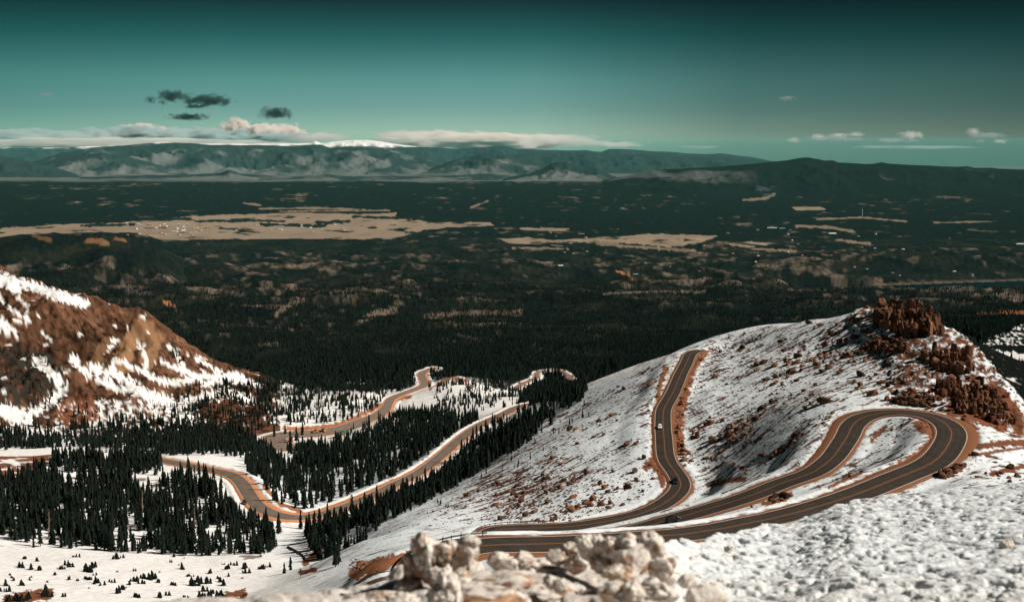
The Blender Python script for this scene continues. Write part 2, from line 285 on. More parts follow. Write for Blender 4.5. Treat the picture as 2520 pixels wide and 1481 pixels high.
# reservoir basin
WPOLY = [(1985,719),(2040,714),(2100,707),(2160,704),(2250,700),(2330,697),(2420,694),(2560,690),(2700,690),(2700,708),(2450,706),(2340,714),(2200,723),(2080,727),(2000,726)]
WPOLY2 = [(1500,722),(1640,717),(1740,716),(1740,721),(1600,724)]
wz = float(at(2200, 712, 9200)[2])
lk = sstep(1900, 2000, UB)*sstep(6000, 7000, RR)*(RR < 9400); Z = np.where(lk > 0, Z*(1-lk)+np.minimum(Z, wz*RR/8700-12)*lk, Z)
U, V = proj(X, Y, Z)
def mask_ground(poly, r0, r1): return inpoly(poly, UB, VB) & (RR > r0) & (RR < r1)
wx, wy, wzz = raydir(*np.array(WPOLY, float).T); kk = wz/wzz; WPT = np.stack([wx*kk, wy*kk], 1)       # shore on the water plane
inw = inpoly([tuple(q) for q in WPT], X, Y); dw = dline([tuple(q) for q in WPT]+[tuple(WPT[0])], X[(RR > 5000) & (RR < 16000)], Y[(RR > 5000) & (RR < 16000)])
DW = np.full(Z.shape, 1e6); DW[(RR > 5000) & (RR < 16000)] = dw
bl = np.clip(1-DW/900, 0, 1)
Z = np.where(inw, wz-12, np.where(bl > 0, Z*(1-bl)+(wz+3+DW*.012)*bl, Z))
nearside = (~inw) & (bl > 0) & (RR < 9000); Z = np.where(nearside, np.minimum(Z, wz+6+DW*.02), Z)
U, V = proj(X, Y, Z)
def H(x, y):
    x = np.asarray(x, float); y = np.asarray(y, float); r = np.hypot(x, y)
    return bil(Z, rowi(np.log(r)), coli(np.arctan2(x, y)))
def hit(u, v, rmin=100, rmax=60000):               # ground point seen at picture position (u,v)
    x, y, z = raydir(u, v); h = math.hypot(x, y); t = math.atan2(x, y); j = min(max(coli(t), 0), NC-1.001); j0 = int(j); f = j-j0
    prof = Z[:, j0]*(1-f)+Z[:, j0+1]*f; s = z/h; rr = np.exp(FL); ok = (prof > s*rr) & (rr > rmin) & (rr < rmax)
    i = int(np.argmax(ok)); r = rr[i] if ok.any() else rmax
    if ok.any() and i > 0:
        a = prof[i-1]-s*rr[i-1]; b = prof[i]-s*rr[i]; r = rr[i-1]+(rr[i]-rr[i-1])*(-a/(b-a)) if b > a and a < 0 else r
    return x/h*r, y/h*r, float(s*r), r

# ------------------------------------------------------------ what grows and lies on the ground (own colours, with some light and shade put in)
FLOOR = [(-150,1185),(60,1180),(140,1130),(330,1122),(450,1150),(540,1185),(545,1250),(590,1290),(640,1300),(680,1310),(640,1378),(560,1376),(400,1366),(200,1348),(-150,1340)]
C = lambda *c: np.array(c, np.float32)
SNOW, DIRT, ROCK, BROWN = C(.70,.685,.665), C(.30,.125,.06), C(.25,.115,.06), C(.16,.065,.035)
DARK, PALE, MEAD, TAN = C(.006,.009,.008), C(.15,.115,.088), C(.225,.172,.125), C(.235,.13,.068)
al = np.empty(Z.shape+(3,), np.float32); al[:] = SNOW
tq = ((RR < 900)*sstep(560, 900, UB-.5*(VB-1350)))[..., None]; al[:] = al*(1-tq)+C(.64,.68,.70)*tq  # greyer snow on the right slope: its slanting shade put into the colour
def paint(mask, col):
    m = np.clip(mask, 0, 1)[..., None].astype(np.float32); al[:] = al*(1-m)+np.asarray(col, np.float32)*m
def soft(x, e=.06): return np.clip(x/e+.5, 0, 1)
DEB = C(.095,.052,.034)
fa = fbm(X/4.5+Y/9, Y/4.5-X/9, 4, 80)
# debris streaks down the near snow
ca, sa = math.cos(R(38)), math.sin(R(38)); A1 = X*ca+Y*sa; B1 = -X*sa+Y*ca
st = fbm(A1/13, B1/2.6, 4, 83); dens = fbm(X/60, Y/60, 3, 86)
nz = (RR < 1000)*np.where((UB < 760) & (RR > 300), 0., 1.)*sstep(-.5, 2.5, np.where(onroad, EDGE, 9)); upper = sstep(1000, 850, VB)*(UB > 1650)
paint(nz*soft(st+.36*dens+.10*upper+.08*sstep(1500,1200,UB)-.22-.15*sstep(1190,1260,VB), .05), DEB)
st2 = fbm(A1/5, B1/1.4, 3, 88); paint(nz*soft(st2+.36*dens+.08*upper-.33-.15*sstep(1170,1240,VB), .05), DEB*.8)
def stroke(pts, w, col, r0=0, r1=1e9, rough=.5, seed=90, sc=14., e=.045):
    pa = np.array(pts); pm = w*2.6; b = (RR > r0) & (RR < r1) & (U > pa[:, 0].min()-pm) & (U < pa[:, 0].max()+pm) & (V > pa[:, 1].min()-pm) & (V < pa[:, 1].max()+pm)
    d = dline(pts, U[b], V[b])/w; nn = fbm(U[b]/sc, V[b]/sc*1.7, 4, seed)
    m = soft(1-d+rough*2*nn, e*3)[:, None].astype(np.float32); al[b] = al[b]*(1-m)+np.asarray(col, np.float32)*m
def polyp(pts, col, r0=0, r1=1e9, thr=0., rough=0., seed=95, sx=14., sy=8.):
    pa = np.array(pts); b = (RR > r0) & (RR < r1) & (U > pa[:, 0].min()-12) & (U < pa[:, 0].max()+12) & (V > pa[:, 1].min()-12) & (V < pa[:, 1].max()+12)
    i = inpoly(pts, U[b]+6*noise(U[b]/22, V[b]/14, seed+5), V[b]+4*noise(U[b]/18, V[b]/14, seed+6))
    m = (i*(soft(thr+rough*fbm(U[b]/sx, V[b]/sy, 4, seed), .15) if rough else 1.))[:, None].astype(np.float32); al[b] = al[b]*(1-m)+np.asarray(col, np.float32)*m
# near slope patches of bare ground
for pts, w, c in [([(1612,1055),(1618,1090),(1608,1130),(1590,1150)], 9, BROWN*1.3), ([(1600,1140),(1622,1160),(1632,1190)], 8, BROWN), ([(1745,1193),(1790,1182),(1832,1178)], 6, BROWN*1.3),
    ([(1700,900),(1688,950),(1672,1010),(1668,1060),(1672,1110)], 13, BROWN*1.5), ([(1735,868),(1705,905)], 8, ROCK), ([(1640,905),(1625,940),(1618,980)], 6, ROCK),
    ([(2262,1045),(2296,1065),(2296,1095),(2270,1120),(2225,1148)], 15, BROWN*1.5), ([(2180,1050),(2165,1062),(2145,1085)], 5, BROWN*1.3), ([(2120,1163),(2080,1180),(2040,1198)], 4, BROWN*1.4),
    ([(1945,1217),(1930,1228),(1880,1238)], 6, BROWN*1.4), ([(2372,1040),(2390,1055),(2376,1085),(2350,1120)], 15, BROWN*1.2), ([(2410,1098),(2460,1090),(2530,1088)], 8, BROWN*.9),
    ([(2400,1120),(2470,1108),(2530,1100)], 4, BROWN), ([(2440,1165),(2530,1145)], 6, BROWN), ([(2335,1010),(2400,1025),(2470,1050)], 13, BROWN), ([(2440,960),(2480,1000),(2510,1050)], 22, BROWN),
    ([(870,1412),(930,1388),(1000,1372)], 15, BROWN*1.5), ([(775,1400),(740,1408)], 5, BROWN), ([(750,1385),(790,1350),(800,1345)], 8, BROWN*1.2), ([(560,1465),(600,1460)], 10, BROWN), ([(20,1475),(120,1460)], 14, BROWN)]:
    stroke(pts, w, c, 60, 900, seed=int(w*7)+90)
polyp([(2060,800),(2150,742),(2330,745),(2420,880),(2500,990),(2530,1060),(2400,1010),(2240,985),(2180,960),(2230,900),(2190,850),(2140,830)], BROWN*.9, 430, 780, -.06, 1.3, 101, 18, 11)
# knoll above the left forest
polyp([(-80,1120),(120,1103),(170,1108),(150,1130),(20,1180),(-80,1200)], BROWN, 500, 900, .12, 1.2, 110, 60, 8)
# beyond the ridge edge on the right: dark wooded valley side
crest_r = np.interp(UB, [2150,2250,2330,2400,2450,2530,2700], [740,690,630,552,508,468,470]); vs_ = (UB > 2150) & (RR > crest_r) & (RR < 2400); paint(vs_*1., DARK)
paint(vs_*(UB > 2330)*soft(fbm(X/16, Y/30, 4, 179)-.30-.4*(V < 930), .08), SNOW)
# left hill
hb = (RR > 1060) & (RR < 2300) & (U < 690)
hn = fbm(X/60, Y/60, 5, 120); hq = np.clip(.75+1.1*hn+.9*(fbm(X/14, Y/14, 4, 119))-.9*np.clip(.25-hl, 0, 1), .12, 1.9); hq = hq*np.clip(1+1.3*fbm(X/5, Y/5, 3, 118), .25, 1.9); hill = C(.105,.052,.030)[None, None]*hq[..., None]; scr_ = soft(fbm(X/9, Y/9, 4, 117)+.35*fbm(X/70, Y/70, 3, 116)-.30, .06)[..., None]; hill = hill*(1-.75*scr_)
m = hb.astype(float); al[:] = al*(1-m[..., None])+hill*m[..., None]
stroke([(300,895),(312,860),(325,835)], 22, TAN, 1100, 1700, .35, 121, 30); stroke([(365,885),(375,835),(350,800)], 22, TAN*.9, 1100, 1700, .5, 122, 24); stroke([(240,890),(260,850)], 14, TAN*.55, 1100, 1700, .8, 123)
polyp([(-100,860),(90,850),(160,900),(150,1010),(-100,1000)], C(.03,.026,.02), 1100, 1700, .1, 1.6, 124, 20, 12)
for pts, w in [([(-60,665),(0,683),(60,698),(140,722),(200,741)], 10), ([(0,690),(40,712)], 12), ([(83,705),(150,735),(213,748)], 8), ([(-10,725),(30,762),(70,792)], 5), ([(45,735),(68,750),(65,778)], 4), ([(-20,768),(15,800),(35,815)], 7), ([(-10,800),(40,828)], 4),
    ([(95,812),(130,840)], 3), ([(93,887),(133,924),(157,954),(123,991),(67,1021),(-10,1000)], 12), ([(-10,1005),(50,1034),(117,1071),(140,1085)], 13), ([(180,881),(200,905),(222,925)], 9), ([(225,905),(283,921),(333,951),(367,974),(417,984),(420,1010)], 11),
    ([(283,882),(277,907)], 5), ([(293,887),(350,914),(393,937),(427,941),(500,927),(583,921)], 7), ([(338,841),(350,862),(362,884),(355,912)], 5), ([(270,854),(276,852)], 4), ([(315,800),(316,806)], 4), ([(415,850),(440,880),(455,905)], 5), ([(400,891),(467,921),(533,931),(600,925)], 5),
    ([(243,934),(287,954),(350,967)], 9), ([(440,900),(480,925)], 4), ([(480,880),(540,912)], 3.5), ([(420,1000),(470,1020),(480,1060)], 12), ([(250,1000),(240,1040)], 8), ([(0,1065),(200,1085)], 14), ([(500,945),(600,935),(640,950)], 8), ([(450,985),(560,965),(620,985)], 10)]:
    stroke(pts, w*.92, SNOW, 1050, 1900, 1.0, int(pts[0][0]) % 37+130, 9)
polyp([(150,985),(480,985),(520,1100),(100,1100)], SNOW, 1060, 1500, -.03, 1.3, 140, 16, 7)
polyp([(150,985),(230,975),(250,1030),(180,1060),(130,1030)], C(.17,.065,.035), 1060, 1500, .15, 1., 141)
b = hb & (V > 700); sp = soft(fbm(A1/22, B1/10, 4, 145)-.40, .06)*b; paint(sp, SNOW)
# forest floor: snow near, needles and dark scrub further off, tree shade put into the colour
ff = sstep(1250, 1650, RR+180*noise(X/260, Y/260, 150)); ff = np.where(hb & (U < 640), 0, ff)
fn = fbm(X/34, Y/60, 4, 152); paint(ff*soft(.92-fn*1.3-.0, .2), DARK)
lf = inpoly(FLOOR, U, V) & (RR > 450) & (RR < 900); paint(lf*soft(fbm(X/9, Y/13, 4, 151)-.25, .1)*.8, BROWN*.5)
polyp([(1055,1010),(1060,940),(1130,925),(1200,950),(1280,965),(1240,1010),(1150,1030),(1080,1035)], SNOW, 1050, 1650, .25, 1., 153)
polyp([(640,1050),(700,930),(860,920),(980,960),(900,1020)], SNOW, 1200, 1700, -.05, 1.2, 154, 9, 18)
stroke([(1060,955),(1110,930),(1150,935)], 4, DIRT, 1200, 1800, 1, 155)
paint((RR > 2100)*1., DARK); paint((RR > 2100)*(RR < 16000)*soft(fbm(X/420, Y/700, 4, 158)*1.2-.1, .5)*.6, C(.020,.021,.014))
# the distant plain: scrub and forest mottled with pale rock, meadows, roofs of towns
q = RR > 2400
pn = .6*fbm(TT*85, LL*22, 5, 160)+.5*fbm(X/260, Y/800, 5, 161)+.45*(n1-.2); pb = fbm(X/2600, Y/2600, 3, 163); nn = np.zeros(Z.shape)  # pale rock, thicker on ridges: their sunlit crests put into the colour
thr = np.interp(np.log(RR), np.log([2400,4000,7000,12000,20000,36000]), [.80,.60,.44,.52,.62,.62])
paint(q*(RR < 44000)*soft(pn+.45*pb+.12*n2-thr, .30)*.75, PALE)
tn = fbm(TT*300, LL*90, 3, 166)  # speckle: small shadows among far trees put into the colour
al[:] = np.where((q & (RR < 30000))[..., None], al*(1+1.3*np.clip(tn, -.75, 1.2)[..., None]), al)
for pts, w, c in [([(680,775),(690,765),(720,748),(745,738)], 5, PALE*.9), ([(600,750),(660,755),(700,752)], 3, PALE*.8), ([(640,848),(680,846)], 5, PALE*.7), ([(890,790),(930,768),(975,765)], 7, PALE*.9), ([(1050,780),(1150,770),(1280,768)], 6, PALE*.7), ([(815,720),(870,716)], 4, PALE*.8),
    ([(1480,722),(1600,718),(1740,716)], 2.2, PALE), ([(1510,665),(1545,675),(1555,685)], 2, DIRT*1.3), ([(1520,880),(1600,900),(1660,878)], 7, DIRT*1.1), ([(2400,772),(2450,768),(2540,769)], 5, DIRT*.7),
    ([(405,742),(418,750)], 5, DIRT*1.2), ([(430,755),(434,765)], 3, DIRT), ([(215,592),(262,598)], 7, TAN*.7), ([(285,588),(308,592)], 4, TAN*.6), ([(85,580),(125,592)], 5, TAN*.4)]:
    stroke(pts, w, c, 2000, 30000, .6, 170+int(w), 18)
stroke([(2415,860),(2450,866),(2540,880)], 6, SNOW, 1500, 4500, .7, 175); stroke([(2460,875),(2540,900)], 9, SNOW, 1500, 4500, 1.0, 176, 9)
polyp([(2420,850),(2440,825),(2540,790),(2540,850)], SNOW, 1500, 4500, -.16, 1.4, 177, 9, 6)

M1 = [(-400,570),(0,562),(150,552),(300,548),(330,543),(420,545),(420,536),(550,528),(640,526),(760,524),(900,527),(975,523),(975,532),(900,538),(1020,540),(1060,548),(1210,547),(1215,556),(1100,560),(1040,566),(1000,580),(960,588),(700,588),(400,590),(330,572),(200,572),(0,584),(-400,590)]
mn = 1+.28*fbm(X/500, Y/1500, 4, 180)+.12*fbm(X/120, Y/700, 3, 181); MC = MEAD[None, None]*mn[..., None]
def meadow(pts, seed):
    b = (RR > 11000) & (RR < 34000); i = inpoly(pts, U[b]+5*noise(U[b]/30, V[b]/6, seed), V[b]+1.5*noise(U[b]/25, V[b]/8, seed+1)); m = np.zeros(Z.shape); m[b] = i
    m *= 1-soft(fbm(X/600, Y/900, 5, seed+2)-.27, .08); al[:] = al*(1-m[..., None])+MC*m[..., None]
meadow(M1, 190); meadow([(1230,588),(1300,584),(1410,597),(1380,605),(1250,598)], 191)
meadow([(1440,586),(1520,582),(1600,575),(1680,578),(1770,580),(1730,596),(1650,608),(1560,600),(1450,597),(1350,592)], 192); meadow([(1780,600),(1850,594),(1900,600),(1840,610)], 193)
meadow([(1280,560),(1400,562),(1390,569),(1285,566)], 194); meadow([(1950,510),(2020,509),(2035,516),(1960,518)], 195)
for pts, w in [([(640,514),(760,512),(900,516)], 2), ([(690,520),(960,518)], 1.6), ([(1830,492),(1885,488),(1905,478),(1890,465)], 3), ([(1885,464),(1950,470)], 2), ([(1160,510),(1200,495)], 2), ([(600,500),(640,505)], 2), ([(1470,600),(1620,612),(1710,618)], 3), ([(1260,610),(1400,612)], 2), ([(1850,612),(1960,618)], 2.5), ([(2010,540),(2120,535),(2230,545)], 2), ([(1960,556),(2050,560),(2100,570)], 3), ([(2060,590),(2140,600)], 3), ([(2300,548),(2440,545)], 1.5)]:
    stroke(pts, w, MEAD*.8, 8000, 40000, .8, 200, 20)
for pts, w in [([(480,545),(640,543),(700,545)], 2.5), ([(640,552),(800,556)], 3.5), ([(780,548),(860,544)], 4), ([(540,562),(600,566)], 2), ([(600,570),(640,572)], 1.6), ([(400,540),(470,538)], 3), ([(870,533),(980,536)], 3), ([(1000,572),(1060,576)], 3), ([(905,560),(925,560)], 2), ([(200,556),(330,552)], 3)]:
    stroke(pts, w, DARK*1.5, 11000, 34000, .8, 210, 18)
paint(np.where(DW < 1e5, soft(1-DW/45, .9), 0)*(~inw)*(RR > 8600)*.7, PALE)
# far ranges
mr = fbm(X/1500, Y/2200, 5, 220); RG = C(.020,.034,.034); PL = C(.12,.13,.125)
k = ridge_id >= 2
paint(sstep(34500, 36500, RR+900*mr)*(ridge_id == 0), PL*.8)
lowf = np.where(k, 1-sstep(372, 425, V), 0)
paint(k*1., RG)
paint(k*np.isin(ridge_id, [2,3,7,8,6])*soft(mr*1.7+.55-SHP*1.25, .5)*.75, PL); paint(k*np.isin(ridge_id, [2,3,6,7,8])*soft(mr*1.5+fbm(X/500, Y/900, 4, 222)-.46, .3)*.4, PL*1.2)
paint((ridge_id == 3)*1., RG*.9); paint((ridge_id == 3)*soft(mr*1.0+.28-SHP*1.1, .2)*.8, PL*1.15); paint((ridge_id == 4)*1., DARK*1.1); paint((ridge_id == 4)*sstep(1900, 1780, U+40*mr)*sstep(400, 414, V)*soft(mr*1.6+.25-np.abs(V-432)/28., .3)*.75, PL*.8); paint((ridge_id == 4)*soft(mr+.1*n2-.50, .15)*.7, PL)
paint((ridge_id == 11)*soft(.62+mr*.6-(V-352)/16., .3), SNOW)
paint((ridge_id == 7)*soft(mr*.8+.62-(V-350)/5.-np.abs(U-400)/60, .2), SNOW)
# road beds: red gravel shoulders, ploughed snow
paint(onroad*soft(.7-EDGE+1.8*fa, 1.5)*(RID == 0), DIRT*.5); paint(onroad*soft(.6-EDGE+2.5*fa, 1.5)*(RID > 0), DIRT*1.15)
paint(onroad*(RID > 0)*soft(2.6-np.abs(EDGE-3.2), .8)*(fbm(X/20, Y/20, 2, 231) > -.3), SNOW)
stroke([(1010,975),(960,985),(900,1015),(850,1040),(780,1052),(700,1055)], 5, DIRT*1.2, 1100, 1700, .8, 232, 10); stroke([(650,1195),(690,1240),(740,1258)], 5, DIRT, 500, 800, .5, 233)
al = np.clip(al, .004, .95)

# ------------------------------------------------------------ the ground sheet
def ground_mat():
    m = bpy.data.materials.new("ground_cover"); m.use_nodes = True; nt = m.node_tree; b = nt.nodes['Principled BSDF']; l = nt.links.new
    b.inputs['Roughness'].default_value = .85; b.inputs['Specular IOR Level'].default_value = 0
    a = N(nt, 'ShaderNodeVertexColor'); a.layer_name = 'cover'; g = N(nt, 'ShaderNodeTexCoord')
    n1 = N(nt, 'ShaderNodeTexNoise'); n1.inputs['Scale'].default_value = .35; n1.inputs['Detail'].default_value = 8; l(g.outputs['Object'], n1.inputs[0])
    r = ramp(nt, [(.25, (.82,.82,.82)), (.75, (1.12,1.12,1.12))]); l(n1.outputs[0], r.inputs[0])
    mx = N(nt, 'ShaderNodeMixRGB', blend_type='MULTIPLY'); mx.inputs[0].default_value = 1; l(a.outputs[0], mx.inputs[1]); l(r.outputs[0], mx.inputs[2]); l(mx.outputs[0], b.inputs['Base Color'])
    n2 = N(nt, 'ShaderNodeTexNoise'); n2.inputs['Scale'].default_value = .5; n2.inputs['Detail'].default_value = 7; n2.inputs['Roughness'].default_value = .6; l(g.outputs['Object'], n2.inputs[0])
    k = N(nt, 'ShaderNodeBump'); k.inputs['Strength'].default_value = .45; k.inputs['Distance'].default_value = .6; l(n2.outputs[0], k.inputs['Height']); l(k.outputs[0], b.inputs['Normal'])
    return m
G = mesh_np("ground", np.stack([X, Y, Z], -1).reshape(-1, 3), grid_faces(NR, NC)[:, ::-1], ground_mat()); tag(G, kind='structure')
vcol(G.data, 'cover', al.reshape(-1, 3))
# a skirt of ground behind and beside the viewpoint closes the mountain
# water
wco = np.concatenate([WPT, np.full((len(WPT), 1), wz)], 1); wm = mat("lake_water", (.003,.012,.014), .7, spec=.1, bump=.02, bscale=.02)
me = bpy.data.meshes.new("water"); me.from_pydata([tuple(c) for c in wco], [], [list(range(len(wco)))]); me.materials.append(wm); me.update()
wo_ = bpy.data.objects.new("water", me); COL.objects.link(wo_); tag(wo_, kind='structure')

# ------------------------------------------------------------ road surface
def road_mat(tone):
    m = bpy.data.materials.new("road_surface"); m.use_nodes = True; nt = m.node_tree; b = nt.nodes['Principled BSDF']; l = nt.links.new
    b.inputs['Roughness'].default_value = .9; b.inputs['Specular IOR Level'].default_value = .08
    uv = N(nt, 'ShaderNodeUVMap'); uv.uv_map = 'lane'; s = N(nt, 'ShaderNodeSeparateXYZ'); l(uv.outputs[0], s.inputs[0])   # x: offset / half width, y: metres / 100
    g = N(nt, 'ShaderNodeTexCoord'); ns = N(nt, 'ShaderNodeTexNoise'); ns.inputs['Scale'].default_value = .25; ns.inputs['Detail'].default_value = 8; l(g.outputs['Object'], ns.inputs[0])
    ab = N(nt, 'ShaderNodeMath', operation='ABSOLUTE'); l(s.outputs[0], ab.inputs[0])
    wv = N(nt, 'ShaderNodeMath', operation='MULTIPLY_ADD'); l(ns.outputs[0], wv.inputs[0]); wv.inputs[1].default_value = .10; 
    l(ab.outputs[0], wv.inputs[2])
    # tar with wheel tracks
    tr = ramp(nt, [(0, (.066,.052,.042)), (.18, (.082,.064,.051)), (.30, (.060,.049,.041)), (.5, (.080,.063,.050)), (.72, (.058,.048,.040)), (.9, (.078,.060,.046))]); l(ab.outputs[0], tr.inputs[0])
    vr = ramp(nt, [(.3, (.78*tone,.78*tone,.78*tone)), (.7, (1.25*tone,1.2*tone,1.16*tone))]); l(ns.outputs[0], vr.inputs[0])
    mx = N(nt, 'ShaderNodeMixRGB', blend_type='MULTIPLY'); mx.inputs[0].default_value = 1; l(tr.outputs[0], mx.inputs[1]); l(vr.outputs[0], mx.inputs[2])
    def band(src, a0, a1):
        x = N(nt, 'ShaderNodeMath', operation='GREATER_THAN'); l(src, x.inputs[0]); x.inputs[1].default_value = a0
        y = N(nt, 'ShaderNodeMath', operation='LESS_THAN'); l(src, y.inputs[0]); y.inputs[1].default_value = a1
        z = N(nt, 'ShaderNodeMath', operation='MULTIPLY'); l(x.outputs[0], z.inputs[0]); l(y.outputs[0], z.inputs[1]); return z.outputs[0]
    def over(prev, fac, col, k=1.):
        f = N(nt, 'ShaderNodeMath', operation='MULTIPLY'); l(fac, f.inputs[0]); f.inputs[1].default_value = k
        q = N(nt, 'ShaderNodeMixRGB'); l(f.outputs[0], q.inputs[0]); l(prev, q.inputs[1]); q.inputs[2].default_value = (*col, 1); return q.outputs[0]
    c = over(mx.outputs[0], band(ab.outputs[0], -.01, .045), (.24,.11,.045), .6)
    c = over(c, band(ab.outputs[0], .935, .995), (.58,.47,.38), .7)
    c = over(c, band(wv.outputs[0], 1.06, 9), tuple(float(x)*(.55 if tone < 1 else 1.6) for x in DIRT), 1)
    l(c, b.inputs['Base Color'])
    return m
for ri, rd in enumerate(ROADS):
    c, nr, s = rd['c'], rd['n'], rd['s']; K = len(c); hw = rd['hw'][:, None]; lat = [np.array(-1.)]*0
    hwv = rd['hw']; offs = np.stack([-(hwv+rd['shL']+1.2), -(hwv+rd['shL']), -hwv, -.5*hwv, 0*hwv, .5*hwv, hwv, hwv+rd['shR'], hwv+rd['shR']+1.2], 1)
    dz = np.array([-.9, -.06, 0, .04, .07, .04, 0, -.06, -.9])
    rag = np.zeros_like(offs); j = .9*fbm(s/9, s*0+ri*7.7, 3, 240); j2 = .9*fbm(s/9, s*0+ri*7.7, 3, 241); rag[:, 0] = rag[:, 1] = -j; rag[:, -1] = rag[:, -2] = j2
    o2 = offs+rag; co = np.empty((K, 9, 3)); co[..., :2] = c[:, None, :2]+nr[:, None]*o2[..., None]; co[..., 2] = c[:, None, 2]+dz[None]
    fc = grid_faces(K, 9); o = mesh_np("road", co.reshape(-1, 3), fc, road_mat([.50,1.9,2.4,2.4][ri])); tag(o, kind='structure')
    me = o.data; uvl = me.uv_layers.new(name='lane'); q = np.stack([o2/hwv[:, None], np.repeat(s[:, None], 9, 1)/100], -1).reshape(-1, 2)[fc.ravel()]
    uvl.data.foreach_set('uv', q.astype(np.float32).ravel())
# ------------------------------------------------------------ outcrops, boulders and scree
EDF = np.where(onroad, EDGE, 99.)
def edge_at(x, y): return bil(EDF, rowi(np.log(np.hypot(x, y))), coli(np.arctan2(x, y)))
def rock_template(rs, sub=2, cuts=9, tall=1.):
    bm = bmesh.new(); bmesh.ops.create_icosphere(bm, subdivisions=sub, radius=1)
    v = np.array([q.co[:] for q in bm.verts]); f = np.array([[q.index for q in p.verts] for p in bm.faces]); bm.free()
    for _ in range(cuts):
        d = rs.normal(size=3); d[2] *= .6; d /= np.linalg.norm(d); h = rs.uniform(.45, .85); e = np.maximum(v@d-h, 0); v -= e[:, None]*d
    v *= np.array([rs.uniform(.8, 1.2), rs.uniform(.7, 1.1), rs.uniform(.6, .9)*tall]); v += rs.normal(size=v.shape)*.025
    return v, f
RS = np.random.default_rng(5)
ROCKS = [rock_template(RS, 2, 10) for _ in range(8)]; ROCKLOW = [rock_template(RS, 1, 7) for _ in range(6)]; PILL = []
for _ in range(10):
    v, f = rock_template(RS, 3, 1)
    for _k in range(9):
        d = RS.normal(size=3); d[2] *= .22; d /= np.linalg.norm(d); e = np.maximum(v@d-RS.uniform(.40, .72), 0); v -= e[:, None]*d
    e = np.maximum(v[:, 2]-RS.uniform(.55, .85)+.35*v[:, 0]*RS.uniform(-1, 1), 0); v[:, 2] -= e; v += RS.normal(size=v.shape)*.03; PILL.append((v, f))
def rock_mat(name, c, v=.35):
    return mat(name, c, .92, var=v, scale=.7, bump=.6, bscale=1.6, spec=.15, dist=.35)
MR = [rock_mat("red_granite", (.145,.068,.040)), rock_mat("dark_granite", (.070,.038,.025)), rock_mat("orange_granite", (.20,.10,.058))]
def xf(v, sc, rz, tilt=0, ta=0):
    c, s_ = math.cos(rz), math.sin(rz); M = np.array([[c,-s_,0],[s_,c,0],[0,0,1]]); v = (v*sc)@M.T
    if tilt:
        M2 = np.array(Matrix.Rotation(tilt, 3, Vector((math.cos(ta), math.sin(ta), 0)))); v = v@M2.T
    return v
def outcrop(name, label, poly, npil, hrange, wrange, seed, big=()):
    rs = np.random.default_rng(seed); P_ = np.array(poly, float); vs, fs, o = [], [], 0; cnt = 0
    c0 = hit(P_[:, 0].mean(), P_[:, 1].mean()); items = [(a, b, w_, h_) for a, b, w_, h_ in big]
    while cnt < npil:
        a, b = rs.uniform(P_[:, 0].min(), P_[:, 0].max()), rs.uniform(P_[:, 1].min(), P_[:, 1].max())
        if inpoly(poly, np.array([a]), np.array([b]))[0]: items.append((a, b, rs.uniform(*wrange), rs.uniform(*hrange)*rs.uniform(.5, 1))); cnt += 1
    pl = [hit(a, b, 250, 800) for a, b, _, _ in items]; comp = list(range(len(items)))       # keep the one connected mass
    for i in range(len(items)):
        for q in range(i):
            if math.dist(pl[i][:2], pl[q][:2]) < .85*(items[i][2]+items[q][2]) and comp[i] != comp[q]:
                o_, n_ = comp[i], comp[q]; comp = [n_ if c_ == o_ else c_ for c_ in comp]
    best = max(set(comp), key=comp.count)
    for (a, b, w_, h_), (x, y, z, r), c_ in zip(items, pl, comp):
        if c_ != best: continue
        v, f = PILL[rs.integers(10)]; sc = np.array([w_*rs.uniform(.4, .7), w_*rs.uniform(.4, .7), h_*rs.uniform(.55, .75)])
        v = xf(v, sc, rs.uniform(0, 6.3), rs.uniform(0, .16), rs.uniform(0, 6.3)); v = v+np.array([x-c0[0], y-c0[1], z-c0[2]+h_*.32]); vs.append(v); fs.append(f+o); o += len(v)
    ob = mesh_np(name, np.concatenate(vs), np.concatenate(fs), MR[0], smooth=False); ob.location = c0[:3]; ob.data.materials.append(MR[1]); ob.data.materials.append(MR[2])
    mi = np.concatenate([np.full(len(f), rs.choice([0,0,1,2], p=[.35,.25,.28,.12])) for f in fs]).astype(np.int32); ob.data.polygons.foreach_set('material_index', mi)
    tag(ob, label, 'rock outcrop'); return ob
outcrop('rock_outcrop', 'tall red granite crag of jagged pillars crowning the top of the snowy ridge', [(2160,800),(2175,775),(2235,772),(2290,790),(2325,830),(2300,850),(2255,845),(2225,835),(2190,812)], 190, (4,13), (2.2,4.8), 3,
    [(2172,772,6,13),(2160,770,5,11),(2178,790,8,11),(2200,775,6,13),(2215,778,6,12),(2240,780,6,14),(2262,785,5,13),(2285,800,4,13),(2162,805,9,13),(2300,815,3.5,12)])
outcrop('rock_outcrop', 'dark broken crag halfway down the ridge edge below the tallest crag', [(2265,880),(2300,862),(2365,868),(2392,905),(2385,930),(2330,915),(2290,905)], 100, (2.5,8), (1.8,4), 4, [(2345,880,4,9),(2380,885,4,9),(2330,890,4,8)])
outcrop('rock_outcrop', 'narrow red crag of upright slabs with snow pockets above the hairpin bend', [(2300,955),(2320,925),(2370,915),(2400,935),(2398,960),(2350,975),(2312,975)], 70, (2.5,7), (1.5,3.6), 5, [(2340,960,4,9),(2305,985,3,9)])
outcrop('rock_outcrop', 'massive shattered red outcrop hanging over the outer side of the hairpin bend', [(2375,950),(2415,945),(2450,975),(2480,1010),(2505,1050),(2450,1045),(2395,1022),(2340,1012),(2350,990)], 150, (1.5,6), (1.3,3.8), 6)
